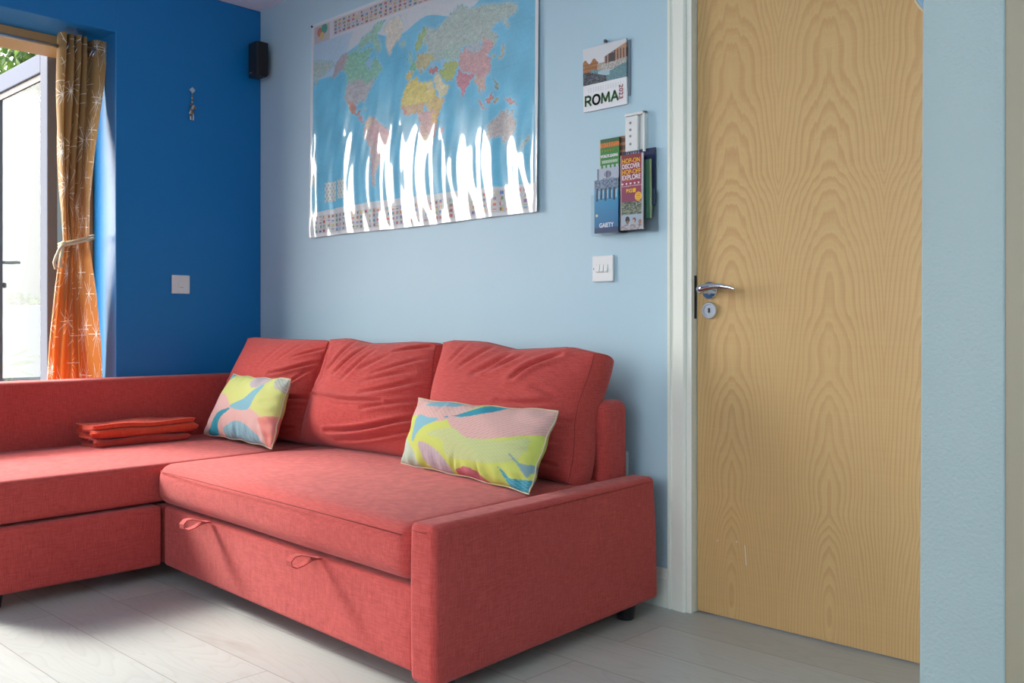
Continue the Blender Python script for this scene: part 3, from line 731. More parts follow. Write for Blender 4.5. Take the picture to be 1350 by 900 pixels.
def pillow(name, corners, thick, fn, label, group, dents=(), n=(150, 90)):
    TL, TR, BR, BL = [np.array(c, float) for c in corners]
    xs = np.linspace(-1, 1, n[0] + 1); zs = np.linspace(-1, 1, n[1] + 1)
    p, f = lattice(list(xs), [-1, 0, 1], list(zs)); u, t, v = p[:, 0], p[:, 1], p[:, 2]
    au = u * (1 - .035 * (1 - v ** 2)) + .010 * np.sin(v * 9 + 1) * u ** 2; av = v * (1 - .05 * (1 - u ** 2)) + .018 * np.sin(u * 11) * v * v
    a = ((1 + au) / 2)[:, None]; b = ((1 + av) / 2)[:, None]
    P0 = (1 - b) * ((1 - a) * BL + a * BR) + b * ((1 - a) * TL + a * TR)
    right = TR - TL + BR - BL; right /= np.linalg.norm(right); up = TL - BL + TR - BR; up /= np.linalg.norm(up); nrm = np.cross(right, up); nrm /= np.linalg.norm(nrm)
    if nrm[1] > 0: nrm = -nrm
    puff = np.clip((1 - u ** 2) * (1 - v ** 2), 0, 1) ** .42
    edge = np.clip(np.minimum(1 - np.abs(u), (1 - np.abs(v))) / .10, 0, 1)
    U, V = (u + 1) / 2, (v + 1) / 2
    wr = (.0035 * np.sin(U * 13 + 5 * V) * np.sin(V * 9 + U * 4) + .0055 * np.sin(U * 62 + 3 * np.sin(V * 5)) * np.exp(-(V / .17) ** 2) + .003 * np.sin(U * 44 + 1) * np.exp(-((1 - V) / .14) ** 2) + .003 * np.sin(V * 38) * np.exp(-((1 - U) / .12) ** 2)) * edge
    for (cu, cv, du, dv, dp) in dents: wr -= dp * np.exp(-((U - cu) / du) ** 2 - ((V - cv) / dv) ** 2)
    off = -t * (thick * puff) + np.where(t < 0, wr, 0) * 1.0
    off[t == 0] = 0
    P = P0 + nrm * off[:, None]
    th = thing(name, (float(P0[:, 0].mean()), float(P0[:, 1].mean()), float(P[:, 2].min())), label, 'pillow', group)
    mk('cover', P, f, M['print_cloth'], th, smooth=True, col=fn(U, V))
    pts = []; 
    def E(uq, vq):
        au = uq * (1 - .035 * (1 - vq ** 2)) + .010 * math.sin(vq * 9 + 1) * uq ** 2; av = vq * (1 - .05 * (1 - uq ** 2)) + .018 * math.sin(uq * 11) * vq * vq; a = (1 + au) / 2; b = (1 + av) / 2
        return (1 - b) * ((1 - a) * BL + a * BR) + b * ((1 - a) * TL + a * TR)
    for s in np.linspace(-1, 1, 30, endpoint=False): pts.append(E(s, -1))
    for s in np.linspace(-1, 1, 18, endpoint=False): pts.append(E(1, s))
    for s in np.linspace(1, -1, 30, endpoint=False): pts.append(E(s, 1))
    for s in np.linspace(1, -1, 18, endpoint=False): pts.append(E(-1, s))
    r_ = random.Random(3); pts = [q + nrm * r_.uniform(-.0015, .0015) for q in pts]
    MB().tube(pts, .0026, 6, closed=True).build('piping', M['rope'], th, smooth=True)
    return th
LIME, PALEG, PINK, TEAL, SKY, LILAC, ROSE, MINT = (.46, .52, .10), (.44, .50, .22), (.56, .36, .32), (.015, .24, .32), (.17, .37, .44), (.42, .35, .37), (.45, .12, .14), (.40, .48, .37)
shR = [([(-.05, 1.1), (-.05, .78), (.10, .72), (.25, .66), (.40, .73), (.55, 1.1)], PINK, True, (60, 40, (.5, .2, .2))),
       ([(.12, .90), (.30, 1.05), (.45, 1.05), (.36, .92)], SKY, True, None),
       ([(.34, .74), (.44, .80), (.60, .98), (.80, 1.02), (.70, .88), (.55, .80), (.45, .74)], TEAL, False, None),
       ([(.38, .76), (.50, .78), (.62, .86), (.80, 1.05), (1.05, 1.05), (1.05, .74), (.90, .62), (.72, .52), (.55, .50), (.45, .60)], PINK, True, (70, -60, (.5, .15, .15))),
       ([(.10, .74), (.20, .72), (.32, .70), (.22, .60), (.17, .50), (.13, .33), (.10, .50)], SKY, True, (90, 0, (.1, .4, .5))),
       ([(.25, .48), (.45, .60), (.58, .50), (.80, .52), (.95, .60), (.93, .35), (.80, .24), (.60, .20), (.45, .22), (.40, .40)], PALEG, True, (80, 60, (.3, .35, .1))),
       ([(-.02, .40), (.08, .32), (.18, .14), (.20, -.05), (-.05, -.05)], MINT, True, (60, 80, (.2, .35, .3))),
       ([(.20, .34), (.30, .32), (.42, .20), (.48, .02), (.40, -.04), (.28, .04), (.22, .20)], LILAC, True, (90, 10, (.3, .25, .28))),
       ([(.52, .04), (.60, .12), (.72, .06), (.74, -.05), (.5, -.05)], ROSE, True, None),
       ([(.82, .22), (.90, .10), (1.02, .16), (1.02, -.05), (.90, -.02)], TEAL, False, (50, 70, (.3, .5, .5))),
       ([(.86, .42), (.94, .30), (1.02, .32), (.98, .16)], (.16, .28, .30), False, None)]
pillow('throw_pillow', [(1.628, -.400, .626), (2.268, -.435, .628), (2.262, -.548, .409), (1.568, -.425, .409)], .062, pillow_print(shR, LIME),
       'long lime, pink and teal leaf print pillow leaning on the right back cushion', 'leaf print throw pillows on the sofa', [(.50, .10, .018, .12, .012), (.68, .08, .015, .10, .010), (.93, .35, .05, .08, .005), (.27, .9, .02, .1, .006)])
shL = [([(.02, .62), (.15, .66), (.30, .60), (.42, .42), (.30, .2), (.10, -.05), (-.05, -.05), (-.05, .4)], PINK, True, (30, 50, (.6, .3, .35))),
       ([(.26, -.05), (.30, .28), (.45, .46), (.62, .50), (.85, .40), (.98, .22), (1.05, -.05)], PINK, True, (40, 60, (.6, .3, .3))),
       ([(.14, -.02), (.17, .22), (.26, .36), (.42, .44), (.30, .24), (.27, -.02)], TEAL, True, None),
       ([(.40, .46), (.56, .60), (.74, .88), (.72, .60), (.66, .44)], SKY, True, (60, 60, (.1, .35, .45))),
       ([(.38, .0), (.42, .16), (.56, .26), (.74, .22), (.90, .06), (.96, -.05), (.40, -.05)], SKY, True, (80, 20, (.4, .5, .5))),
       ([(.52, .92), (.62, 1.05), (.80, 1.05), (.72, .86), (.60, .80)], LILAC, True, None),
       ([(.86, 1.05), (.90, .84), (1.05, .80), (1.05, 1.05)], (.42, .44, .36), True, (60, 60, (.1, .15, .15))),
       ([(.84, .36), (1.05, .46), (1.05, -.05), (.96, .02)], (.62, .22, .18), False, None),
       ([(-.05, 1.05), (-.05, .88), (.06, .90), (.14, 1.05)], (.12, .30, .38), False, None)]
pillow('throw_pillow', [(.420, -.385, .664), (.905, -.420, .666), (.935, -.520, .412), (.300, -.455, .410)], .058, pillow_print(shL, (.48, .52, .16)),
       'small lime, pink and blue leaf print pillow leaning in the sofa corner', 'leaf print throw pillows on the sofa', [(.55, .08, .02, .12, .008), (.72, .06, .02, .12, .008), (.85, .6, .06, .05, .006)])

# ------------------------------------------------------------------ folded cloths on the chaise
def folded(name, x0, x1, z0, layers, th, ya, yb, mat, label, seed):
    r_ = random.Random(seed); P = []; gap = th * 1.15
    # zig-zag ribbon centre line in XZ
    for i in range(layers):
        z = z0 + th / 2 + i * gap; xa, xb = (x0 + th, x1 - th) if i % 2 == 0 else (x1 - th, x0 + th)
        xa += r_.uniform(-.004, .004); xb += r_.uniform(-.006, .006)
        for s in np.linspace(0, 1, 9): P.append((xa + (xb - xa) * s, z + .0012 * math.sin(s * 6 + i)))
        if i < layers - 1:
            cx_ = xb; sg = 1 if i % 2 == 0 else -1
            for a in (-60, -20, 20, 60): P.append((cx_ + sg * math.cos(R(a)) * gap * .62, z + gap / 2 + math.sin(R(a)) * gap / 2))
    n_ = len(P); ring = []
    for sgn in (1, -1):
        seq = range(n_) if sgn == 1 else range(n_ - 1, -1, -1)
        for i in seq:
            a = P[max(0, i - 1)]; b_ = P[min(n_ - 1, i + 1)]; tx, tz = b_[0] - a[0], b_[1] - a[1]; ln = math.hypot(tx, tz) or 1
            ring.append((P[i][0] - tz / ln * th * .48 * sgn, P[i][1] + tx / ln * th * .48 * sgn))
    m = len(ring); ny_ = 40; vs = []
    for j in range(ny_ + 1):
        s = j / ny_; y = ya + (yb - ya) * s; e = min(1, min(s, 1 - s) / .06); sc = .90 + .10 * math.sqrt(max(0, 1 - (1 - e) ** 2))
        cz = z0
        for (x, z) in ring:
            hgt = (z - z0)
            vs.append(((x - (x0 + x1) / 2) * sc + (x0 + x1) / 2 + .004 * math.sin(s * 7 + hgt * 50 + seed) + .003 * math.sin(s * 17 + seed), y + .012 * math.sin(hgt * 160 + x * 30) * (1 if s > .5 else -1) * (abs(s - .5) * 2) ** 4, z0 + hgt * (.92 + .08 * sc) + hgt / (layers * gap) * .004 * math.sin(s * 9 + x * 20 + seed)))
    fs = [(j * m + i, j * m + (i + 1) % m, (j + 1) * m + (i + 1) % m, (j + 1) * m + i) for j in range(ny_) for i in range(m)]
    h_ = m // 2
    for j, rev in ((0, False), (ny_, True)):
        for i in range(h_ - 1):
            q = (j * m + i, j * m + i + 1, j * m + m - 2 - i, j * m + m - 1 - i); fs.append(q if rev else q[::-1])
    o = mk(name, vs, fs, mat, base=((x0 + x1) / 2, (ya + yb) / 2, z0), smooth=True); fix(o); auto_smooth(o, 50)
    return tag(o, label, 'cloth', 'folded cloths on the chaise')
folded('folded_cloth', .185, .375, .4015, 2, .0135, -.930, -.560, M['cloth_dark'], 'folded dark red cloth on the chaise, underneath a brighter one', 2)
folded('folded_cloth', .175, .365, .4330, 3, .0155, -.935, -.520, M['cloth'], 'folded bright orange red cloth lying on top of a darker folded cloth', 5)

# ------------------------------------------------------------------ world map
def raster_map(U, V):
    """colours of the printed map at u (0..1 left-right), v (0..1 bottom-top)"""
    n_ = len(U); col = np.ones((n_, 3)) * np.array((.15, .48, .66))
    kf = lambda lat: 1 - .205 * (np.abs(lat) / 65) ** 2
    vlat = lambda lat: .45 + .0043 * lat + 1.7e-7 * lat ** 3 * np.sign(1)
    lats = np.linspace(-90, 90, 361); vv = vlat(lats); LAT = np.interp(V, vv, lats); LON = (U - .505) / .00283 / kf(LAT)
    rs = np.random.RandomState(4)
    # ocean depth tint
    col *= (1 + .05 * np.sin(LON / 17 + LAT / 9) + .03 * np.sin(LON / 6 - LAT / 5))[:, None]
    # jitter coast
    J1 = 1.4 * np.sin(LAT * .9 + LON * .3) + .9 * np.sin(LAT * 2.3 - LON * 1.1) + .6 * np.sin(LON * 3.1 + LAT); J2 = 1.1 * np.sin(LON * .8 - LAT * .2) + .8 * np.sin(LON * 2.1 + LAT * 1.7)
    lon, lat = LON + J1 * .7, LAT + J2 * .6
    arctic = (LAT > 74 + 3 * np.sin(LON / 20)) & (U < .84 - .06 * np.sin(V * 40)); col[arctic] = (.55, .60, .62)
    side = (LAT > 58) & (LON < -150); col[side] = (.42, .56, .66)
    land = np.zeros(n_, bool)
    S = [  # polygon lon/lat, colour
     ([(-168, 66), (-156, 71), (-141, 70), (-141, 60), (-150, 59), (-162, 55), (-165, 60), (-168, 66)], (.42, .36, .36)),
     ([(-141, 70), (-125, 71), (-110, 68), (-95, 70), (-88, 68), (-82, 68), (-94, 60), (-92, 57), (-82, 55), (-79, 52), (-78, 60), (-73, 62), (-66, 59), (-62, 57), (-56, 52), (-60, 49), (-65, 45), (-70, 46), (-75, 45), (-82, 43), (-95, 49), (-123, 49), (-130, 55), (-141, 60)], (.26, .50, .36)),
     ([(-125, 72), (-118, 77), (-100, 79), (-85, 83), (-65, 83), (-75, 78), (-80, 74), (-70, 71), (-64, 66), (-72, 64), (-88, 73), (-105, 72), (-115, 70)], (.30, .52, .40)),
     ([(-123, 49), (-95, 49), (-82, 43), (-75, 45), (-67, 45), (-71, 41), (-76, 37), (-81, 31), (-80, 26), (-83, 29), (-90, 30), (-97, 26), (-106, 31), (-117, 32), (-122, 37), (-124, 43)], (.42, .42, .42)),
     ([(-117, 32), (-106, 31), (-97, 26), (-97, 20), (-94, 18), (-90, 21), (-87, 21), (-89, 16), (-94, 16), (-105, 20), (-112, 28)], (.52, .27, .20)),
     ([(-92, 15), (-84, 15), (-83, 10), (-78, 9), (-84, 8)], (.60, .30, .30)),
     ([(-84, 22), (-75, 20), (-77, 19.5), (-83, 21.5)], (.62, .55, .30)),
     ([(-77, 8), (-72, 12), (-60, 10), (-50, 1), (-44, -2), (-35, -7), (-39, -15), (-41, -22), (-48, -27), (-53, -34), (-58, -38), (-65, -43), (-68, -50), (-66, -55), (-74, -52), (-73, -40), (-71, -30), (-70, -18), (-76, -13), (-81, -5), (-79, 1)], (.50, .40, .38)),
     ([(-60, 4), (-50, 1), (-44, -2), (-35, -7), (-39, -15), (-41, -22), (-48, -27), (-54, -30), (-57, -20), (-65, -11), (-70, -5)], (.56, .36, .37)),
     ([(-77, 8), (-72, 12), (-66, 10), (-66, 2), (-76, 0), (-79, 1)], (.60, .46, .34)),
     ([(-55, 82), (-30, 83), (-20, 78), (-22, 70), (-38, 66), (-43, 60), (-50, 62), (-54, 68), (-60, 76), (-68, 78)], (.62, .60, .50)),
     ([(-24, 65), (-14, 66), (-14, 64), (-20, 63)], (.40, .55, .35)),
     ([(-10, 52), (-6, 55), (-7, 52)], (.20, .42, .25)), ([(-5, 50), (1, 51), (0, 54), (-2, 58), (-6, 58), (-4, 54)], (.30, .50, .40)),
     ([(5, 59), (12, 66), (25, 71), (31, 70), (24, 65), (18, 60), (12, 56)], (.33, .47, .22)), ([(22, 60), (31, 61), (31, 70), (24, 66)], (.38, .50, .44)),
     ([(-9, 37), (-9, 43), (-1, 43), (3, 42), (0, 38), (-5, 36)], (.55, .45, .15)), ([(-4, 48), (2, 51), (8, 49), (7, 44), (3, 43), (-1, 43)], (.24, .50, .30)),
     ([(7, 44), (9, 54), (14, 54), (24, 54), (30, 46), (22, 40), (20, 42), (13, 45), (18, 40), (16, 38), (12, 43)], (.48, .44, .24)), ([(23, 54), (40, 52), (38, 47), (30, 46)], (.50, .48, .25)),
     ([(27, 37), (27, 41), (42, 41), (44, 37), (36, 36)], (.50, .22, .20)),
     ([(28, 60), (31, 70), (45, 67), (60, 69), (72, 72), (100, 77), (115, 73), (140, 72), (160, 70), (180, 69), (190, 66), (180, 62), (163, 60), (160, 53), (156, 57), (155, 60), (140, 58), (135, 54), (141, 52), (132, 43), (130, 48), (118, 50), (108, 50), (90, 50), (82, 50), (72, 54), (60, 51), (50, 50), (47, 44), (40, 46), (36, 50), (28, 55)], (.40, .50, .45)),
     ([(50, 51), (60, 51), (72, 54), (82, 50), (80, 43), (68, 42), (55, 45), (50, 45)], (.36, .50, .44)),
     ([(54, 42), (68, 42), (75, 40), (72, 36), (66, 30), (61, 26), (54, 27), (48, 31), (45, 38), (54, 37)], (.38, .46, .15)),
     ([(75, 40), (80, 45), (90, 49), (98, 43), (110, 43), (116, 47), (120, 53), (130, 48), (130, 43), (122, 40), (118, 38), (122, 36), (120, 30), (117, 24), (109, 20), (102, 22), (98, 26), (90, 28), (80, 31), (74, 36)], (.55, .35, .34)),
     ([(88, 49), (98, 43), (110, 43), (118, 48), (108, 50)], (.40, .46, .50)),
     ([(68, 24), (74, 35), (80, 30), (90, 27), (96, 27), (90, 22), (86, 20), (80, 14), (77, 8), (73, 17), (70, 21)], (.56, .25, .28)),
     ([(93, 22), (98, 26), (102, 22), (108, 20), (109, 12), (105, 9), (101, 13), (103, 3), (100, 8), (97, 16)], (.56, .40, .32)),
     ([(126, 38), (129, 37), (128, 35), (126, 35)], (.40, .50, .35)), ([(130, 32), (136, 34), (141, 36), (142, 41), (145, 44), (140, 42), (138, 37), (131, 34)], (.50, .48, .32)),
     ([(34, 31), (42, 37), (48, 30), (52, 24), (59, 22), (54, 16), (44, 12), (42, 17), (36, 27)], (.64, .60, .38)),
     ([(-17, 15), (-16, 22), (-10, 30), (-6, 35), (10, 37), (11, 33), (20, 31), (30, 31), (35, 25), (38, 17), (30, 14), (20, 13), (0, 14), (-12, 14)], (.66, .56, .16)),
     ([(22, 31), (32, 31), (36, 22), (24, 20)], (.68, .58, .26)),
     ([(-17, 15), (-12, 14), (0, 14), (20, 13), (16, 4), (9, 4), (0, 5), (-8, 4), (-13, 9)], (.58, .40, .22)), ([(-16, 13), (-8, 9), (-8, 4), (-13, 8)], (.58, .24, .20)),
     ([(20, 13), (30, 14), (38, 17), (43, 12), (51, 12), (47, 4), (40, -3), (34, 4), (25, 4)], (.60, .46, .18)),
     ([(9, 4), (16, 5), (25, 4), (34, 4), (40, -3), (40, -12), (35, -22), (32, -29), (26, -34), (18, -34), (12, -18), (13, -6)], (.58, .38, .34)), ([(16, -20), (28, -18), (32, -29), (26, -34), (18, -34)], (.55, .50, .32)), ([(30, 2), (41, -2), (38, -10), (30, -8)], (.62, .42, .16)),
     ([(44, -16), (50, -15), (47, -25), (44, -24)], (.60, .33, .34)),
     ([(95, 5), (104, -3), (106, -6), (115, -8), (105, -7), (98, 0)], (.60, .26, .24)), ([(109, 1), (117, 6), (118, 0), (114, -4), (110, -2)], (.58, .26, .22)), ([(119, 0), (124, 1), (122, -4), (120, -5)], (.50, .40, .25)), ([(120, 18), (124, 13), (126, 7), (122, 8)], (.30, .36, .28)),
     ([(131, -1), (141, -3), (150, -10), (143, -8), (138, -8)], (.56, .28, .26)),
     ([(114, -22), (122, -18), (130, -12), (136, -12), (140, -17), (142, -11), (146, -19), (153, -27), (150, -37), (140, -38), (135, -33), (124, -33), (115, -34)], (.46, .42, .40)), ([(145, -41), (148, -41), (147, -43)], (.46, .42, .42)),
     ([(173, -35), (178, -38), (172, -44), (167, -46), (171, -41)], (.45, .5, .4)),
     ([(-160, -78), (-60, -75), (-58, -64), (-64, -66), (-62, -72), (-10, -71), (50, -67), (100, -66), (160, -70), (170, -78), (170, -90), (-160, -90)], (.55, .60, .60)),
    ]
    for pts, c in S:
        for sh in ((0, 360, -360) if c != (.42, .36, .36) else (0,)):
            m = poly_mask(lon + sh, lat, pts); land |= m; col[m] = c
    # pale shallow water along the coasts
    if n_ == 621 * 431:
        m2 = land.reshape(431, 621).astype(float)
        for _ in range(4):
            m2 = (m2 + np.roll(m2, 2, 0) + np.roll(m2, -2, 0) + np.roll(m2, 2, 1) + np.roll(m2, -2, 1)) / 5
        k_ = np.clip(m2.ravel() * 1.5, 0, .8) * (~land); col = col * (1 - k_[:, None]) + np.array((.34, .60, .72)) * k_[:, None]
        rim = land & (m2.ravel() < .62); col[rim] *= .82
    # lighter shelf along coasts: hudson bay, lakes
    for pts in ([(-94, 60), (-88, 63), (-80, 62), (-79, 53), (-88, 56)], [(48, 46), (53, 46), (53, 38), (50, 38)], [(28, 45), (40, 46), (40, 42), (29, 42)]):
        col[poly_mask(lon, lat, pts)] = (.30, .50, .62)
    if n_ == 621 * 431:
        nz_ = rs.rand(431, 621)
        for _ in range(1): nz_ = (nz_ + np.roll(nz_, 1, 0) + np.roll(nz_, 1, 1)) / 3
        nb = rs.rand(431, 621)
        for _ in range(5): nb = (nb + np.roll(nb, 1, 0) + np.roll(nb, -1, 0) + np.roll(nb, 2, 1) + np.roll(nb, -2, 1)) / 5
        nz_ = nz_.ravel(); nb = ((nb - nb.mean()) / nb.std()).ravel()
        col[land] *= (.74 + .50 * nz_ + .07 * nb)[land][:, None]; col[~land] *= (.96 + .07 * nz_ + .02 * nb)[~land][:, None]
        ln_ = land & (np.abs(nb) < .05); col[ln_] *= .72
    grid = ((np.abs((LAT + 200) % 15) < .35) | (np.abs((LON + 720) % 15) < .5)) & ~land; col[grid] *= .90
    # bottom curve of the map, paler southern strip
    bc = .105 - .0 * U + .055 * (2 * (U - .35)) ** 2 * 0 + .018 * np.sin(U * 5)
    # inset panels
    ins = ((U > .075) & (U < .135) & (V > .155) & (V < .245)) | ((U > .143) & (U < .188) & (V > .165) & (V < .250)); col[ins] = (.56, .60, .56); tx_ = ins & (np.sin(U * 380) * np.sin(V * 210) > .2); col[tx_] = (.30, .40, .38)
    # flag bands
    def flags(v0, v1, u0, u1, rows, pitch, bgc):
        band = (V > v0) & (V < v1) & (U > u0) & (U < u1); col[band] = bgc
        fu = (U - u0) / pitch; ci = np.floor(fu); fu -= ci; fv = (V - v0) / (v1 - v0) * rows; ri = np.floor(fv); fv -= ri
        cell = band & (fu > .22) & (fu < .74) & (fv > .22) & (fv < .74)
        hsh = (np.sin(ci * 12.9898 + ri * 78.233 + v0 * 31) * 43758.5453) % 1; pal = np.array([(.50, .06, .07), (.08, .14, .42), (.06, .32, .16), (.62, .50, .10), (.60, .60, .58), (.12, .12, .14), (.50, .12, .10), (.10, .35, .55)])
        k1 = (hsh * 8).astype(int) % 8; k2 = (hsh * 57).astype(int) % 8; k3 = (hsh * 391).astype(int) % 8; vert = (hsh * 13 % 1) > .5
        s = np.where(vert, (fu - .22) / .52, (fv - .22) / .52); ck = np.where(s < .34, k1, np.where(s < .67, k2, k3)); col[cell] = pal[ck[cell]]
        lab = band & (fv > .08) & (fv < .16) & (fu > .2) & (fu < .76) & (np.sin(U * 900) > 0); col[lab] = (.30, .28, .28)
    top = V > .905; col[top] = (.58, .60, .62); bot = V < .115 + .012 * np.sin(U * 4); col[bot] = (.56, .60, .60)
    flags(.918, .985, .120, .985, 4, .0228, (.50, .46, .45)); flags(.016, .100, .020, .985, 4, .0215, (.50, .50, .48))
    lg = (U > .015) & (U < .098) & (V > .905) & (V < .985); col[lg] = (.48, .44, .42)
    for (a, b, rr, c) in ((.045, .955, .016, (.55, .18, .12)), (.070, .965, .018, (.05, .30, .20)), (.058, .935, .013, (.60, .42, .15))): col[lg & (((U - a) / .9) ** 2 + ((V - b) / 1.3) ** 2 < rr ** 2)] = c
    edge = (U < .010) | (U > .990) | (V < .010) | (V > .990); col[edge] = (.66, .68, .68)
    return col
def make_map():
    x0, x1, z0, z1 = .437, 1.806, 1.262, 2.212; nu, nv = 620, 430
    us = np.linspace(0, 1, nu + 1); vs_ = np.linspace(0, 1, nv + 1); U, V = np.meshgrid(us, vs_); U, V = U.ravel(), V.ravel()
    w = (1 - V); amp = .0012 + .0042 * w ** 1.1
    y = -.006 - amp * (1 + .55 * np.sin(U * 39 + 1.2 * np.sin(V * 3) + .4) + .45 * np.sin(U * 67 + 2.1 + 1.5 * V) ) - .0006 * w * np.sin(U * 160 + 6 * np.sin(V * 7)) - .0005 * np.sin(V * 24 + U * 30) * w
    y = y - .010 * np.exp(-((U) / .02) ** 2) * w - .008 * np.exp(-((1 - U) / .012) ** 2) * w * .8
    X = x0 + (x1 - x0) * U; Z = z0 + (z1 - z0) * V + .004 * np.sin(U * 9) * (1 - V) * .5
    n0 = len(U); W = nu + 1
    P = np.column_stack([X, y, Z]); fs = [(j * W + i, j * W + i + 1, (j + 1) * W + i + 1, (j + 1) * W + i) for j in range(nv) for i in range(nu)]
    t = thing('world_map', (1.12, -.004, 1.262), 'large laminated world map with flag borders hung on the pale blue wall', 'map')
    mk('map_sheet', P, fs, M['print_gloss'], t, smooth=True, col=raster_map(U, V))
    # thin backing edge so that the sheet has thickness
    pts = [(X[i], y[i] + .0008, Z[i]) for i in range(0, W, 4)] + [(X[j * W + nu], y[j * W + nu] + .0008, Z[j * W + nu]) for j in range(0, nv + 1, 5)] + [(X[nv * W + i], y[nv * W + i] + .0008, Z[nv * W + i]) for i in range(nu, -1, -4)] + [(X[j * W], y[j * W] + .0008, Z[j * W]) for j in range(nv, -1, -5)]
    MB().tube(pts, .0012, 6, closed=True).build('edge_band', M['plastic'], t, smooth=True)
    for (a, b) in ((x0 + .004, z1 - .006), (x1 - .006, z1 - .006)):
        auto_smooth(MB().lathe([(.005, 0), (.005, .004), (.003, .006), (.001, .0065)], 12, Matrix.Translation((a, -.008, b)) @ Matrix.Rotation(R(90), 4, 'X')).build('push_pin', M['ink_dark'], t))
make_map()

# ------------------------------------------------------------------ flat printed sheets
def sheet(name, x0, x1, z0, z1, y, fn, parent, th=.0015, n=(90, 120), mat='print_paper', tilt=0.0, curl=0.0, lean=0.0):
    p, f = lattice(list(np.linspace(0, 1, n[0] + 1)), [0, 1], list(np.linspace(0, 1, n[1] + 1)))
    U, T, V = p[:, 0], p[:, 1], p[:, 2]
    x = (U - .5) * (x1 - x0); z = (V - .5) * (z1 - z0); ca, sa = math.cos(tilt), math.sin(tilt)
    X = (x0 + x1) / 2 + x * ca - z * sa; Z = (z0 + z1) / 2 + x * sa + z * ca
    Y = y + T * th - curl * (2 * U - 1) ** 2 - lean * (V)
    return mk(name, np.column_stack([X, Y, Z]), f, M[mat], parent, col=fn(U, V))
def fract(a): return a - np.floor(a)
def hn(a, b): return fract(np.sin(a * 12.9898 + b * 78.233) * 43758.5453)
def cal_fn(U, V):
    c = np.ones((len(U), 3)) * np.array((.74, .75, .76))
    ph = V > .42; v = (V - .42) / .58
    n1 = hn(np.floor(U * 60), np.floor(v * 50)); 
    c[ph] = (.60, .62, .63)                                         # sky
    left = ph & (U < .36) & (v < .62 + .06 * np.sin(U * 30)) & (v > .25); c[left] = np.array((.30, .13, .05)) * (1 + .5 * n1[left][:, None]); wn = left & (np.sin(U * 150) > .5) & (np.sin(v * 60) > .3); c[wn] = (.10, .06, .04)
    right = ph & (U > .50) & (v < .66 + .38 * (U - .5) * 1.3) & (v > .40); c[right] = np.array((.34, .20, .13)) * (1 + .4 * n1[right][:, None]); wn = right & (np.sin(U * 95) > .35) & (v < .78); c[wn] = (.09, .06, .06)
    rr = ph & (U > .62) & (U < .74) & (v > .48) & (v < .72); c[rr] = (.07, .06, .06)
    mid = ph & (U >= .34) & (U <= .52) & (v < .52) & (v > .3); c[mid] = np.array((.30, .25, .20)) * (1 + .5 * n1[mid][:, None])
    st = ph & (U > .42) & (v < .46 + .10 * (U - .4)) & (v > .22 + .1 * U); c[st] = np.array((.42, .40, .36)) * (.5 + .9 * n1[st][:, None])
    wat = ph & (v <= .32 + .06 * np.sin(U * 8)) & (U > .18); c[wat] = np.array((.12, .23, .25)) * (.8 + .5 * n1[wat][:, None])
    lt = ph & (v < .30) & (v > .16) & (U > .35) & (U < .62); c[lt] = (.35, .50, .55)
    crowd = ph & (v < .34 - .45 * np.maximum(0, U - .12)) & (U < .55) ; c[crowd] = np.array((.06, .07, .08)) * (.5 + 2.5 * (n1[crowd] ** 3)[:, None])
    dots = (V > .28) & (V < .38) & (np.sin(U * 110) > .35) & (np.abs(fract(V * 38) - .5) < .22) & (U > .08) & (U < .93); c[dots] = (.50, .52, .54)
    return c
t = thing('wall_calendar', (2.09, -.006, 1.574), 'small spiral bound Roma 2023 calendar hanging on the pale blue wall', 'calendar')
sheet('pages', 2.008, 2.186, 1.574, 1.782, -.010, cal_fn, t, th=.006, n=(120, 150), tilt=-.0, lean=.004)
sheet('back_page', 2.022, 2.196, 1.600, 1.778, -.004, lambda U, V: np.ones((len(U), 3)) * np.array((.20, .24, .28)), t, th=.001, n=(2, 2))
def strokes(mb, lines, x, z, w, h, lw, y):
    for ln in lines:
        for (a, b), (c, d_) in zip(ln[:-1], ln[1:]):
            p = Vector((x + a * w, z + b * h)); q = Vector((x + c * w, z + d_ * h)); dr_ = (q - p).normalized(); n_ = Vector((-dr_.y, dr_.x)) * lw / 2; e_ = dr_ * lw * .30
            vs, fs = prism([tuple(p - n_ - e_), tuple(q - n_ + e_), tuple(q + n_ + e_), tuple(p + n_ - e_)], 'y', y, y + .0006); mb.add(vs, fs)
LT = dict(R=[[(0, 0), (0, 1)], [(0, 1), (.6, 1), (.9, .88), (.95, .72), (.85, .55), (.55, .45), (0, .45)], [(.5, .45), (1, 0)]],
          O=[[(.5 + .5 * math.cos(a), .5 + .5 * math.sin(a)) for a in np.linspace(0, 2 * math.pi, 25)]],
          M=[[(0, 0), (.08, 1), (.5, .15), (.92, 1), (1, 0)]], A=[[(0, 0), (.5, 1), (1, 0)], [(.2, .32), (.8, .32)]])
mb = MB(); xx = 2.018
for ch, w_ in (('R', .022), ('O', .028), ('M', .031), ('A', .026)):
    strokes(mb, LT[ch], xx, 1.593, w_, .030, .0068, -.0122); xx += w_ + .0088
o = fix(mb.build('lettering', M['ink_green'], t)); o['label'] = 'green lettering'
o = text('lettering', '2023', .022, M['ink_red'], t, Vector((2.157, -.0125, 1.640)), UPR @ Matrix.Rotation(R(-90), 4, 'Z'), width=.046, bold=.0001); o['label'] = 'red year turned sideways'
mb = MB()
for i in range(22):
    x = 2.014 + i * .0080
    mb.tube([(x, -.006 + .0045 * math.cos(a), 1.779 + .006 * math.sin(a)) for a in np.linspace(0, 2 * math.pi, 10, endpoint=False)], .0007, 4, closed=True)
mb.build('spiral_binding', M['steel'], t)
MB().tube([(2.086, -.008, 1.779), (2.092, -.006, 1.792), (2.098, -.004, 1.796), (2.104, -.006, 1.792), (2.110, -.008, 1.779)], .0008, 5).build('hanger', M['steel'], t)
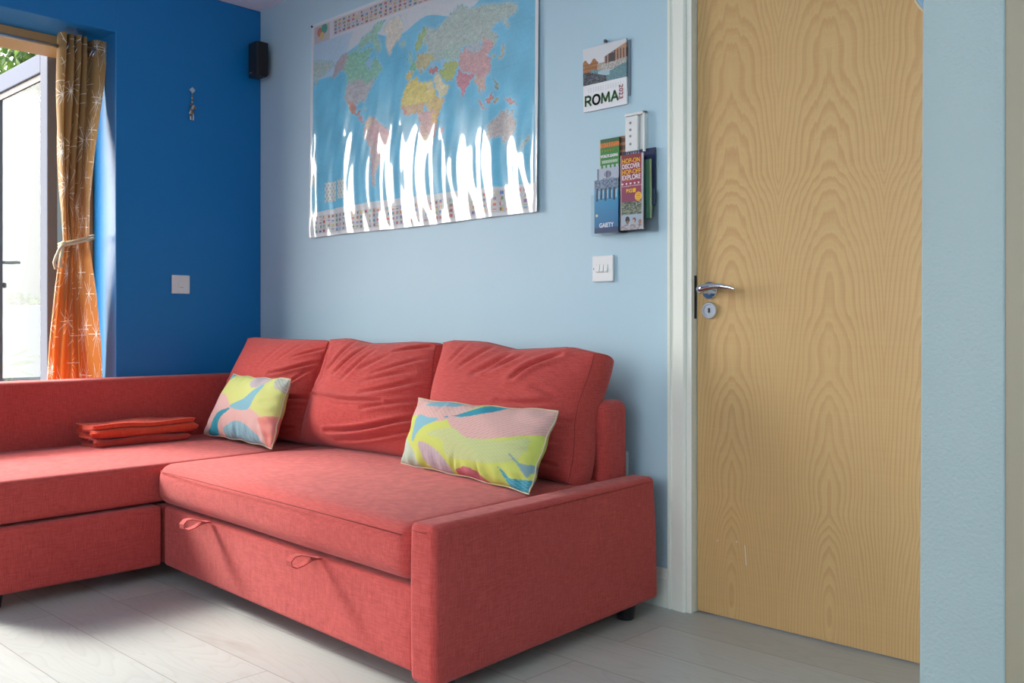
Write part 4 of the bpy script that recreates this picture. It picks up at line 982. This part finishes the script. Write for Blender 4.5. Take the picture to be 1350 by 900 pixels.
auto_smooth(MB().lathe([(.004, 0), (.004, .006), (.0055, .008), (.0055, .011), (.001, .012)], 12, Matrix.Translation((2.098, 0, 1.793)) @ Matrix.Rotation(R(90), 4, 'X')).build('push_pin', M['ink_dark'], t))

# ------------------------------------------------------------------ remote in its wall holder
t = thing('remote_holder', (2.223, -.001, 1.42), 'white plastic wall holder with a grooved side, above the leaflet rack', 'holder')
mb = MB(); mb.box(2.176, 2.262, -.006, 0, 1.405, 1.540, .0015); mb.box(2.254, 2.262, -.020, -.005, 1.412, 1.540, .0015); mb.box(2.184, 2.262, -.020, -.005, 1.531, 1.540, .0015)
mb.build('holder_plate', M['plastic'], t)
t = thing('remote_control', (2.21, -.018, 1.42), 'slim white remote control with four small buttons sitting in a wall holder', 'remote control')
MB().box(2.187, 2.236, -.021, -.007, 1.418, 1.5295, .003).build('body', M['plastic'], t)
for z in (1.508, 1.486, 1.466, 1.441):
    MB().lathe([(.0042, 0), (.0042, .0012), (.003, .0018)], 14, Matrix.Translation((2.208, -.0208, z)) @ Matrix.Rotation(R(90), 4, 'X')).build('button', M['grey'], t, smooth=False)

# ------------------------------------------------------------------ leaflet rack
t = thing('leaflet_rack', (2.19, -.001, 1.16), 'clear acrylic two pocket leaflet rack on the pale blue wall below the remote', 'rack')
MB().box(2.074, 2.302, -.004, -.001, 1.160, 1.395, .001).build('back_panel', M['acrylic'], t)
mb = MB(); mb.box(2.070, 2.306, -.050, -.047, 1.160, 1.290, .001); mb.box(2.070, 2.306, -.050, -.001, 1.157, 1.160, .0006); mb.box(2.070, 2.073, -.047, -.004, 1.160, 1.290, .0006); mb.box(2.303, 2.306, -.047, -.004, 1.160, 1.290, .0006); mb.box(2.183, 2.185, -.047, -.004, 1.160, 1.290, .0005)
mb.build('front_pocket', M['acrylic'], t)
def f_green(U, V):
    c = np.ones((len(U), 3)) * np.array((.03, .20, .035)); c[V > .93] = (.03, .11, .04)
    m = (V > .80) & (V < .93); c[m] = (.05, .13, .03); m = (V > .815) & (V < .915) & (fract(U * 11) > .16 + .3 * hn(np.floor(U * 33), np.floor(V * 40))); c[m] = (.72, .17, .02)
    m = (V > .48) & (V < .545) & (U > .14) & (U < .92) & (fract(U * 15 + V * 6) > .35); c[m] = (.48, .58, .46)
    m = V < .34; c[m] = (np.array((.12, .15, .22))[None] * (1 + 1.2 * hn(np.floor(U * 14), np.floor(V * 60)))[:, None])[m]; m = (V < .44) & (V > .34) & (np.sin(U * 30) > -.2); c[m] = (.42, .50, .50)
    c[U < .07] = (.50, .55, .48); return c
def f_grey(U, V):
    c = np.ones((len(U), 3)) * np.array((.38, .42, .50))
    em = (np.hypot((U - .5) / .16, (V - .84) / .09) < 1) ; c[em & (np.abs(np.sin(U * 40)) > .35)] = (.05, .06, .09)
    m = (V > .70) & (V < .745) & (np.abs(U - .5) < .26) & (np.sin(U * 120) > -.1); c[m] = (.10, .12, .16)
    m = (V > .40) & (V < .425) & (np.abs(U - .5) < .30) & (np.sin(U * 150) > 0); c[m] = (.14, .16, .20); c[U < .08] = (.12, .17, .22); return c
def f_gaiety(U, V):
    b = np.array((.02, .13, .30))[None] * (1 - V)[:, None] * .9 + np.array((.05, .36, .60))[None] * V[:, None] * .9
    n_ = hn(np.floor(U * 24), np.floor(V * 40)); top = V > .80 + .03 * np.sin(U * 25); b[top] = (np.array((.05, .07, .10))[None] * (1 + 3 * n_)[:, None])[top]
    for k_, x in enumerate((.12, .30, .48, .66, .84)):
        leg = (np.abs(U - x - .05 * (V - .7)) < .045) & (V > .60 + .02 * (k_ % 2)) & (V < .84); b[leg] = (.03, .05, .08)
        lg = (np.abs(U - x - .075) < .02) & (V > .64) & (V < .80); b[lg] = (.35, .55, .62)
    b[(V < .10)] = (.03, .05, .12); b[np.hypot((U - .10) / .05, (V - .33) / .025) < 1] = (.6, .6, .3); return b
def f_hop(U, V):
    c = np.array((.30, .025, .045))[None] * V[:, None] + np.array((.20, .05, .12))[None] * (1 - V)[:, None]; c[V > .93] = (.22, .03, .03)
    m = (V > .20) & (V < .37); n_ = hn(np.floor(U * 16), np.floor(V * 70)); c[m] = (np.array((.08, .09, .06))[None] * (.5 + 3 * n_)[:, None])[m]
    m = V < .20; c[m] = (.36, .42, .48)
    for x, y_, r_, cc in ((.32, .135, .10, (.02, .02, .02)), (.32, .10, .06, (.22, .09, .06)), (.62, .125, .075, (.14, .05, .03)), (.60, .115, .05, (.55, .34, .26)), (.88, .10, .07, (.35, .17, .08))): c[np.hypot((U - x) / r_, (V - y_) / (r_ * .45)) < 1] = cc
    m = (V < .07); c[m] = (np.array((.32, .28, .28))[None] * (.5 + 1.2 * n_)[:, None])[m]
    m = np.hypot((U - .80) / .15, (V - .435) / .062) < 1; c[m] = (.85, .50, .03); m = m & (np.sin(V * 260) > .2) & (np.abs(U - .8) < .1); c[m] = (.6, .15, .04)
    m = (V > .655) & (V < .663) & (U > .2) & (U < .62); c[m] = (.75, .35, .03)
    m = (V > .60) & (V < .625) & (fract(U * 5.5) > .3) & (fract(U * 5.5) < .7); c[m] = (.75, .62, .65); m = (V > .575) & (V < .587) & (np.sin(U * 110) > 0); c[m] = (.6, .45, .5)
    c[U > .955] = (.55, .50, .52); c[U < .04] = (.55, .42, .44); return c
GL = 'leaflets in the acrylic rack'
def leaflet(x0, x1, z0, z1, y, fn, label, tilt=0, th=.003, n=(70, 140)):
    t = thing('leaflet', ((x0 + x1) / 2, y, z0), label, 'leaflet', GL); sheet('pages', x0, x1, z0, z1, y, fn, t, th=th, n=n, tilt=tilt); return t
leaflet(2.172, 2.296, 1.240, 1.421, -.012, lambda U, V: np.where(((V > .93) & (U > .1) & (U < .55) & (np.sin(U * 80) > 0))[:, None], np.array((.30, .30, .45)), np.array((.012, .022, .07))), 'dark navy leaflet at the back of the rack under the remote', 0, .004, (60, 60))
leaflet(2.205, 2.288, 1.200, 1.385, -.020, lambda U, V: np.ones((len(U), 3)) * np.where((U > .9)[:, None], np.array((.30, .36, .16)), np.array((.06, .16, .10))), 'narrow green edged leaflet behind the red one', .01, .003, (20, 4))
leaflet(2.152, 2.182, 1.330, 1.474, -.010, lambda U, V: np.ones((len(U), 3)) * np.where((np.sin(V * 40) > .3)[:, None], np.array((.30, .16, .08)), np.array((.10, .05, .04))), 'narrow brown leaflet peeping out behind the green one', .0, .002, (4, 60))
t = leaflet(2.078, 2.160, 1.320, 1.472, -.016, f_green, 'green leaflet with orange and white headings at the rack top left', .0)
text('lettering', '* * * * *', .010, M['ink_yellow'], t, Vector((2.090, -.0168, 1.428)), UPR, width=.05)
text('lettering', "WORLD'S LEADING", .0125, M['ink_white'], t, Vector((2.085, -.0168, 1.412)), UPR, width=.071, bold=.0004)
leaflet(2.077, 2.164, 1.250, 1.376, -.024, f_grey, 'silver grey leaflet with a dark emblem between the green and blue ones', .0)
t = leaflet(2.078, 2.174, 1.166, 1.337, -.040, f_gaiety, 'glossy blue leaflet with dancers, front left of the rack', .0, .006, (90, 150))
text('lettering', 'GAIETY', .020, M['ink_white'], t, Vector((2.099, -.0408, 1.183)), UPR, width=.058, bold=.0004)
t = leaflet(2.182, 2.268, 1.168, 1.405, -.038, f_hop, 'dark red sightseeing bus leaflet with yellow headings, front right of the rack', -.0, .006, (90, 220))
for s, z, m_, w_ in (('HOP-ON', 1.378, 'ink_yellow', .068), ('DISCOVER', 1.361, 'ink_white', .068), ('HOP-OFF', 1.343, 'ink_yellow', .070), ('EXPLORE', 1.326, 'ink_white', .070)):
    text('lettering', s, .021, M[m_], t, Vector((2.190, -.0388, z)), UPR, width=w_, bold=.00015)
text('lettering', 'BIG', .016, M['ink_yellow'], t, Vector((2.206, -.0388, 1.285)), UPR, width=.022, bold=.0006)
MB().box(2.230, 2.243, -.0392, -.038, 1.284, 1.297, .0015).build('bus_emblem', M['ink_yellow'], t)

# ------------------------------------------------------------------ switches and sockets
t = thing('light_switch', (2.09, 0, 1.010), 'white triple rocker light switch on the pale blue wall below the leaflet rack', 'light switch')
MB().box(2.044, 2.130, -.010, 0, 1.010, 1.096, .003).build('plate', M['plastic'], t)
for i in range(3):
    x = 2.062 + i * .0165; vs, fs = prism([(-.0100, 1.040), (-.0150, 1.044), (-.0110, 1.066), (-.0100, 1.068)], 'x', x, x + .0140); fix(MB().add(vs, fs).build('rocker', M['plastic'], t))
MB().lathe([(.0022, 0), (.0022, .0006)], 12, Matrix.Translation((2.051, -.0098, 1.053)) @ Matrix.Rotation(R(90), 4, 'X')).build('screw', M['dark'], t)
t = thing('light_switch', (0, -.41, 1.015), 'single square white switch plate on the deep blue wall beside the curtain', 'light switch')
MB().box(0, .009, -.452, -.367, 1.013, 1.096, .003).build('plate', M['plastic'], t)
MB().box(.009, .0125, -.420, -.402, 1.040, 1.068, .0015).build('rocker', M['plastic'], t)
MB().box(.0125, .0130, -.415, -.402, 1.0405, 1.0425).build('slot', M['grey'], t)
t = thing('wall_socket', (2.12, 0, .39), 'white wall socket half hidden behind the sofa backrest', 'socket')
MB().box(2.040, 2.186, -.010, 0, .380, .466, .003).build('plate', M['plastic'], t)
for x in (2.078, 2.148): MB().box(x - .012, x + .012, -.0125, -.0095, .44, .455, .001).build('rocker', M['plastic'], t)

# ------------------------------------------------------------------ loudspeaker in the corner
t = thing('loudspeaker', (.06, -.05, 2.036), 'small black loudspeaker mounted high in the corner of the two blue walls', 'speaker')
MB().box(.030, .108, -.0865, -.030, 2.038, 2.200, .005).build('cabinet', M['black'], t)
MB().box(.108, .118, -.0845, -.032, 2.042, 2.196, .004).build('grille', M['grille'], t)
MB().box(.045, .065, -.0875, -.0862, 2.055, 2.059).build('badge', M['grey'], t)
mb = MB(); mb.tube([(.0, -.0, 2.13), (.035, -.035, 2.13)], .009, 10); mb.box(0, .006, -.03, 0, 2.10, 2.16); mb.box(0, .03, -.006, 0, 2.10, 2.16); mb.build('bracket', M['black'], t)

# ------------------------------------------------------------------ hanging ornament
t = thing('wall_ornament', (.006, -.355, 1.80), 'small hanging charm of beads and bronze pieces on the deep blue wall', 'ornament')
y = -.356
auto_smooth(MB().lathe([(.004, 0), (.004, .008), (.006, .010), (.001, .012)], 12, Matrix.Translation((0, y, 1.942)) @ Matrix.Rotation(R(90), 4, 'Y')).build('nail', M['steel'], t))
ht = [(.013 * 16 * math.sin(a) ** 3 / 16, (13 * math.cos(a) - 5 * math.cos(2 * a) - 2 * math.cos(3 * a) - math.cos(4 * a)) / 16 * .013) for a in np.linspace(0, 2 * math.pi, 28, endpoint=False)]
vs, fs = prism([(y + a, 1.932 + b) for a, b in ht], 'x', .004, .010); fix(MB().add(vs, fs).build('heart_charm', M['steel'], t))
for i, z in enumerate((1.908, 1.899, 1.890, 1.881)):
    MB().lathe([(.0008, -.004), (.0036, -.0025), (.0044, 0), (.0036, .0025), (.0008, .004)], 12, Matrix.Translation((.007, y, z))).build('bead', M['glassbead'] if i % 2 else M['bronze'], t, smooth=True)
MB().tube([(.006, y, 1.935), (.007, y, 1.84)], .0007, 5).build('cord', M['rope'], t)
r_ = random.Random(8); names = ['bronze', 'steel', 'bronze', 'glassbead']
for i in range(9):
    z = 1.868 - i * .0058; yy = y + r_.uniform(-.012, .012); mt = M[names[i % 4]]
    MB().lathe([(.001, -.007), (.005, -.004), (.0065, 0), (.004, .005), (.001, .008)], 10, Matrix.Translation((.009 + r_.uniform(-.001, .005), yy, z)) @ Matrix.Rotation(r_.uniform(-1, 1), 4, 'X')).build('charm', mt, t, smooth=True)
for dy in (-.007, .004):
    MB().tube([(.008, y + dy, 1.83), (.009, y + dy * 1.3, 1.815), (.008, y + dy, 1.799)], [.003, .0035, .004], 8).build('tassel', M['glassbead'], t, smooth=True)
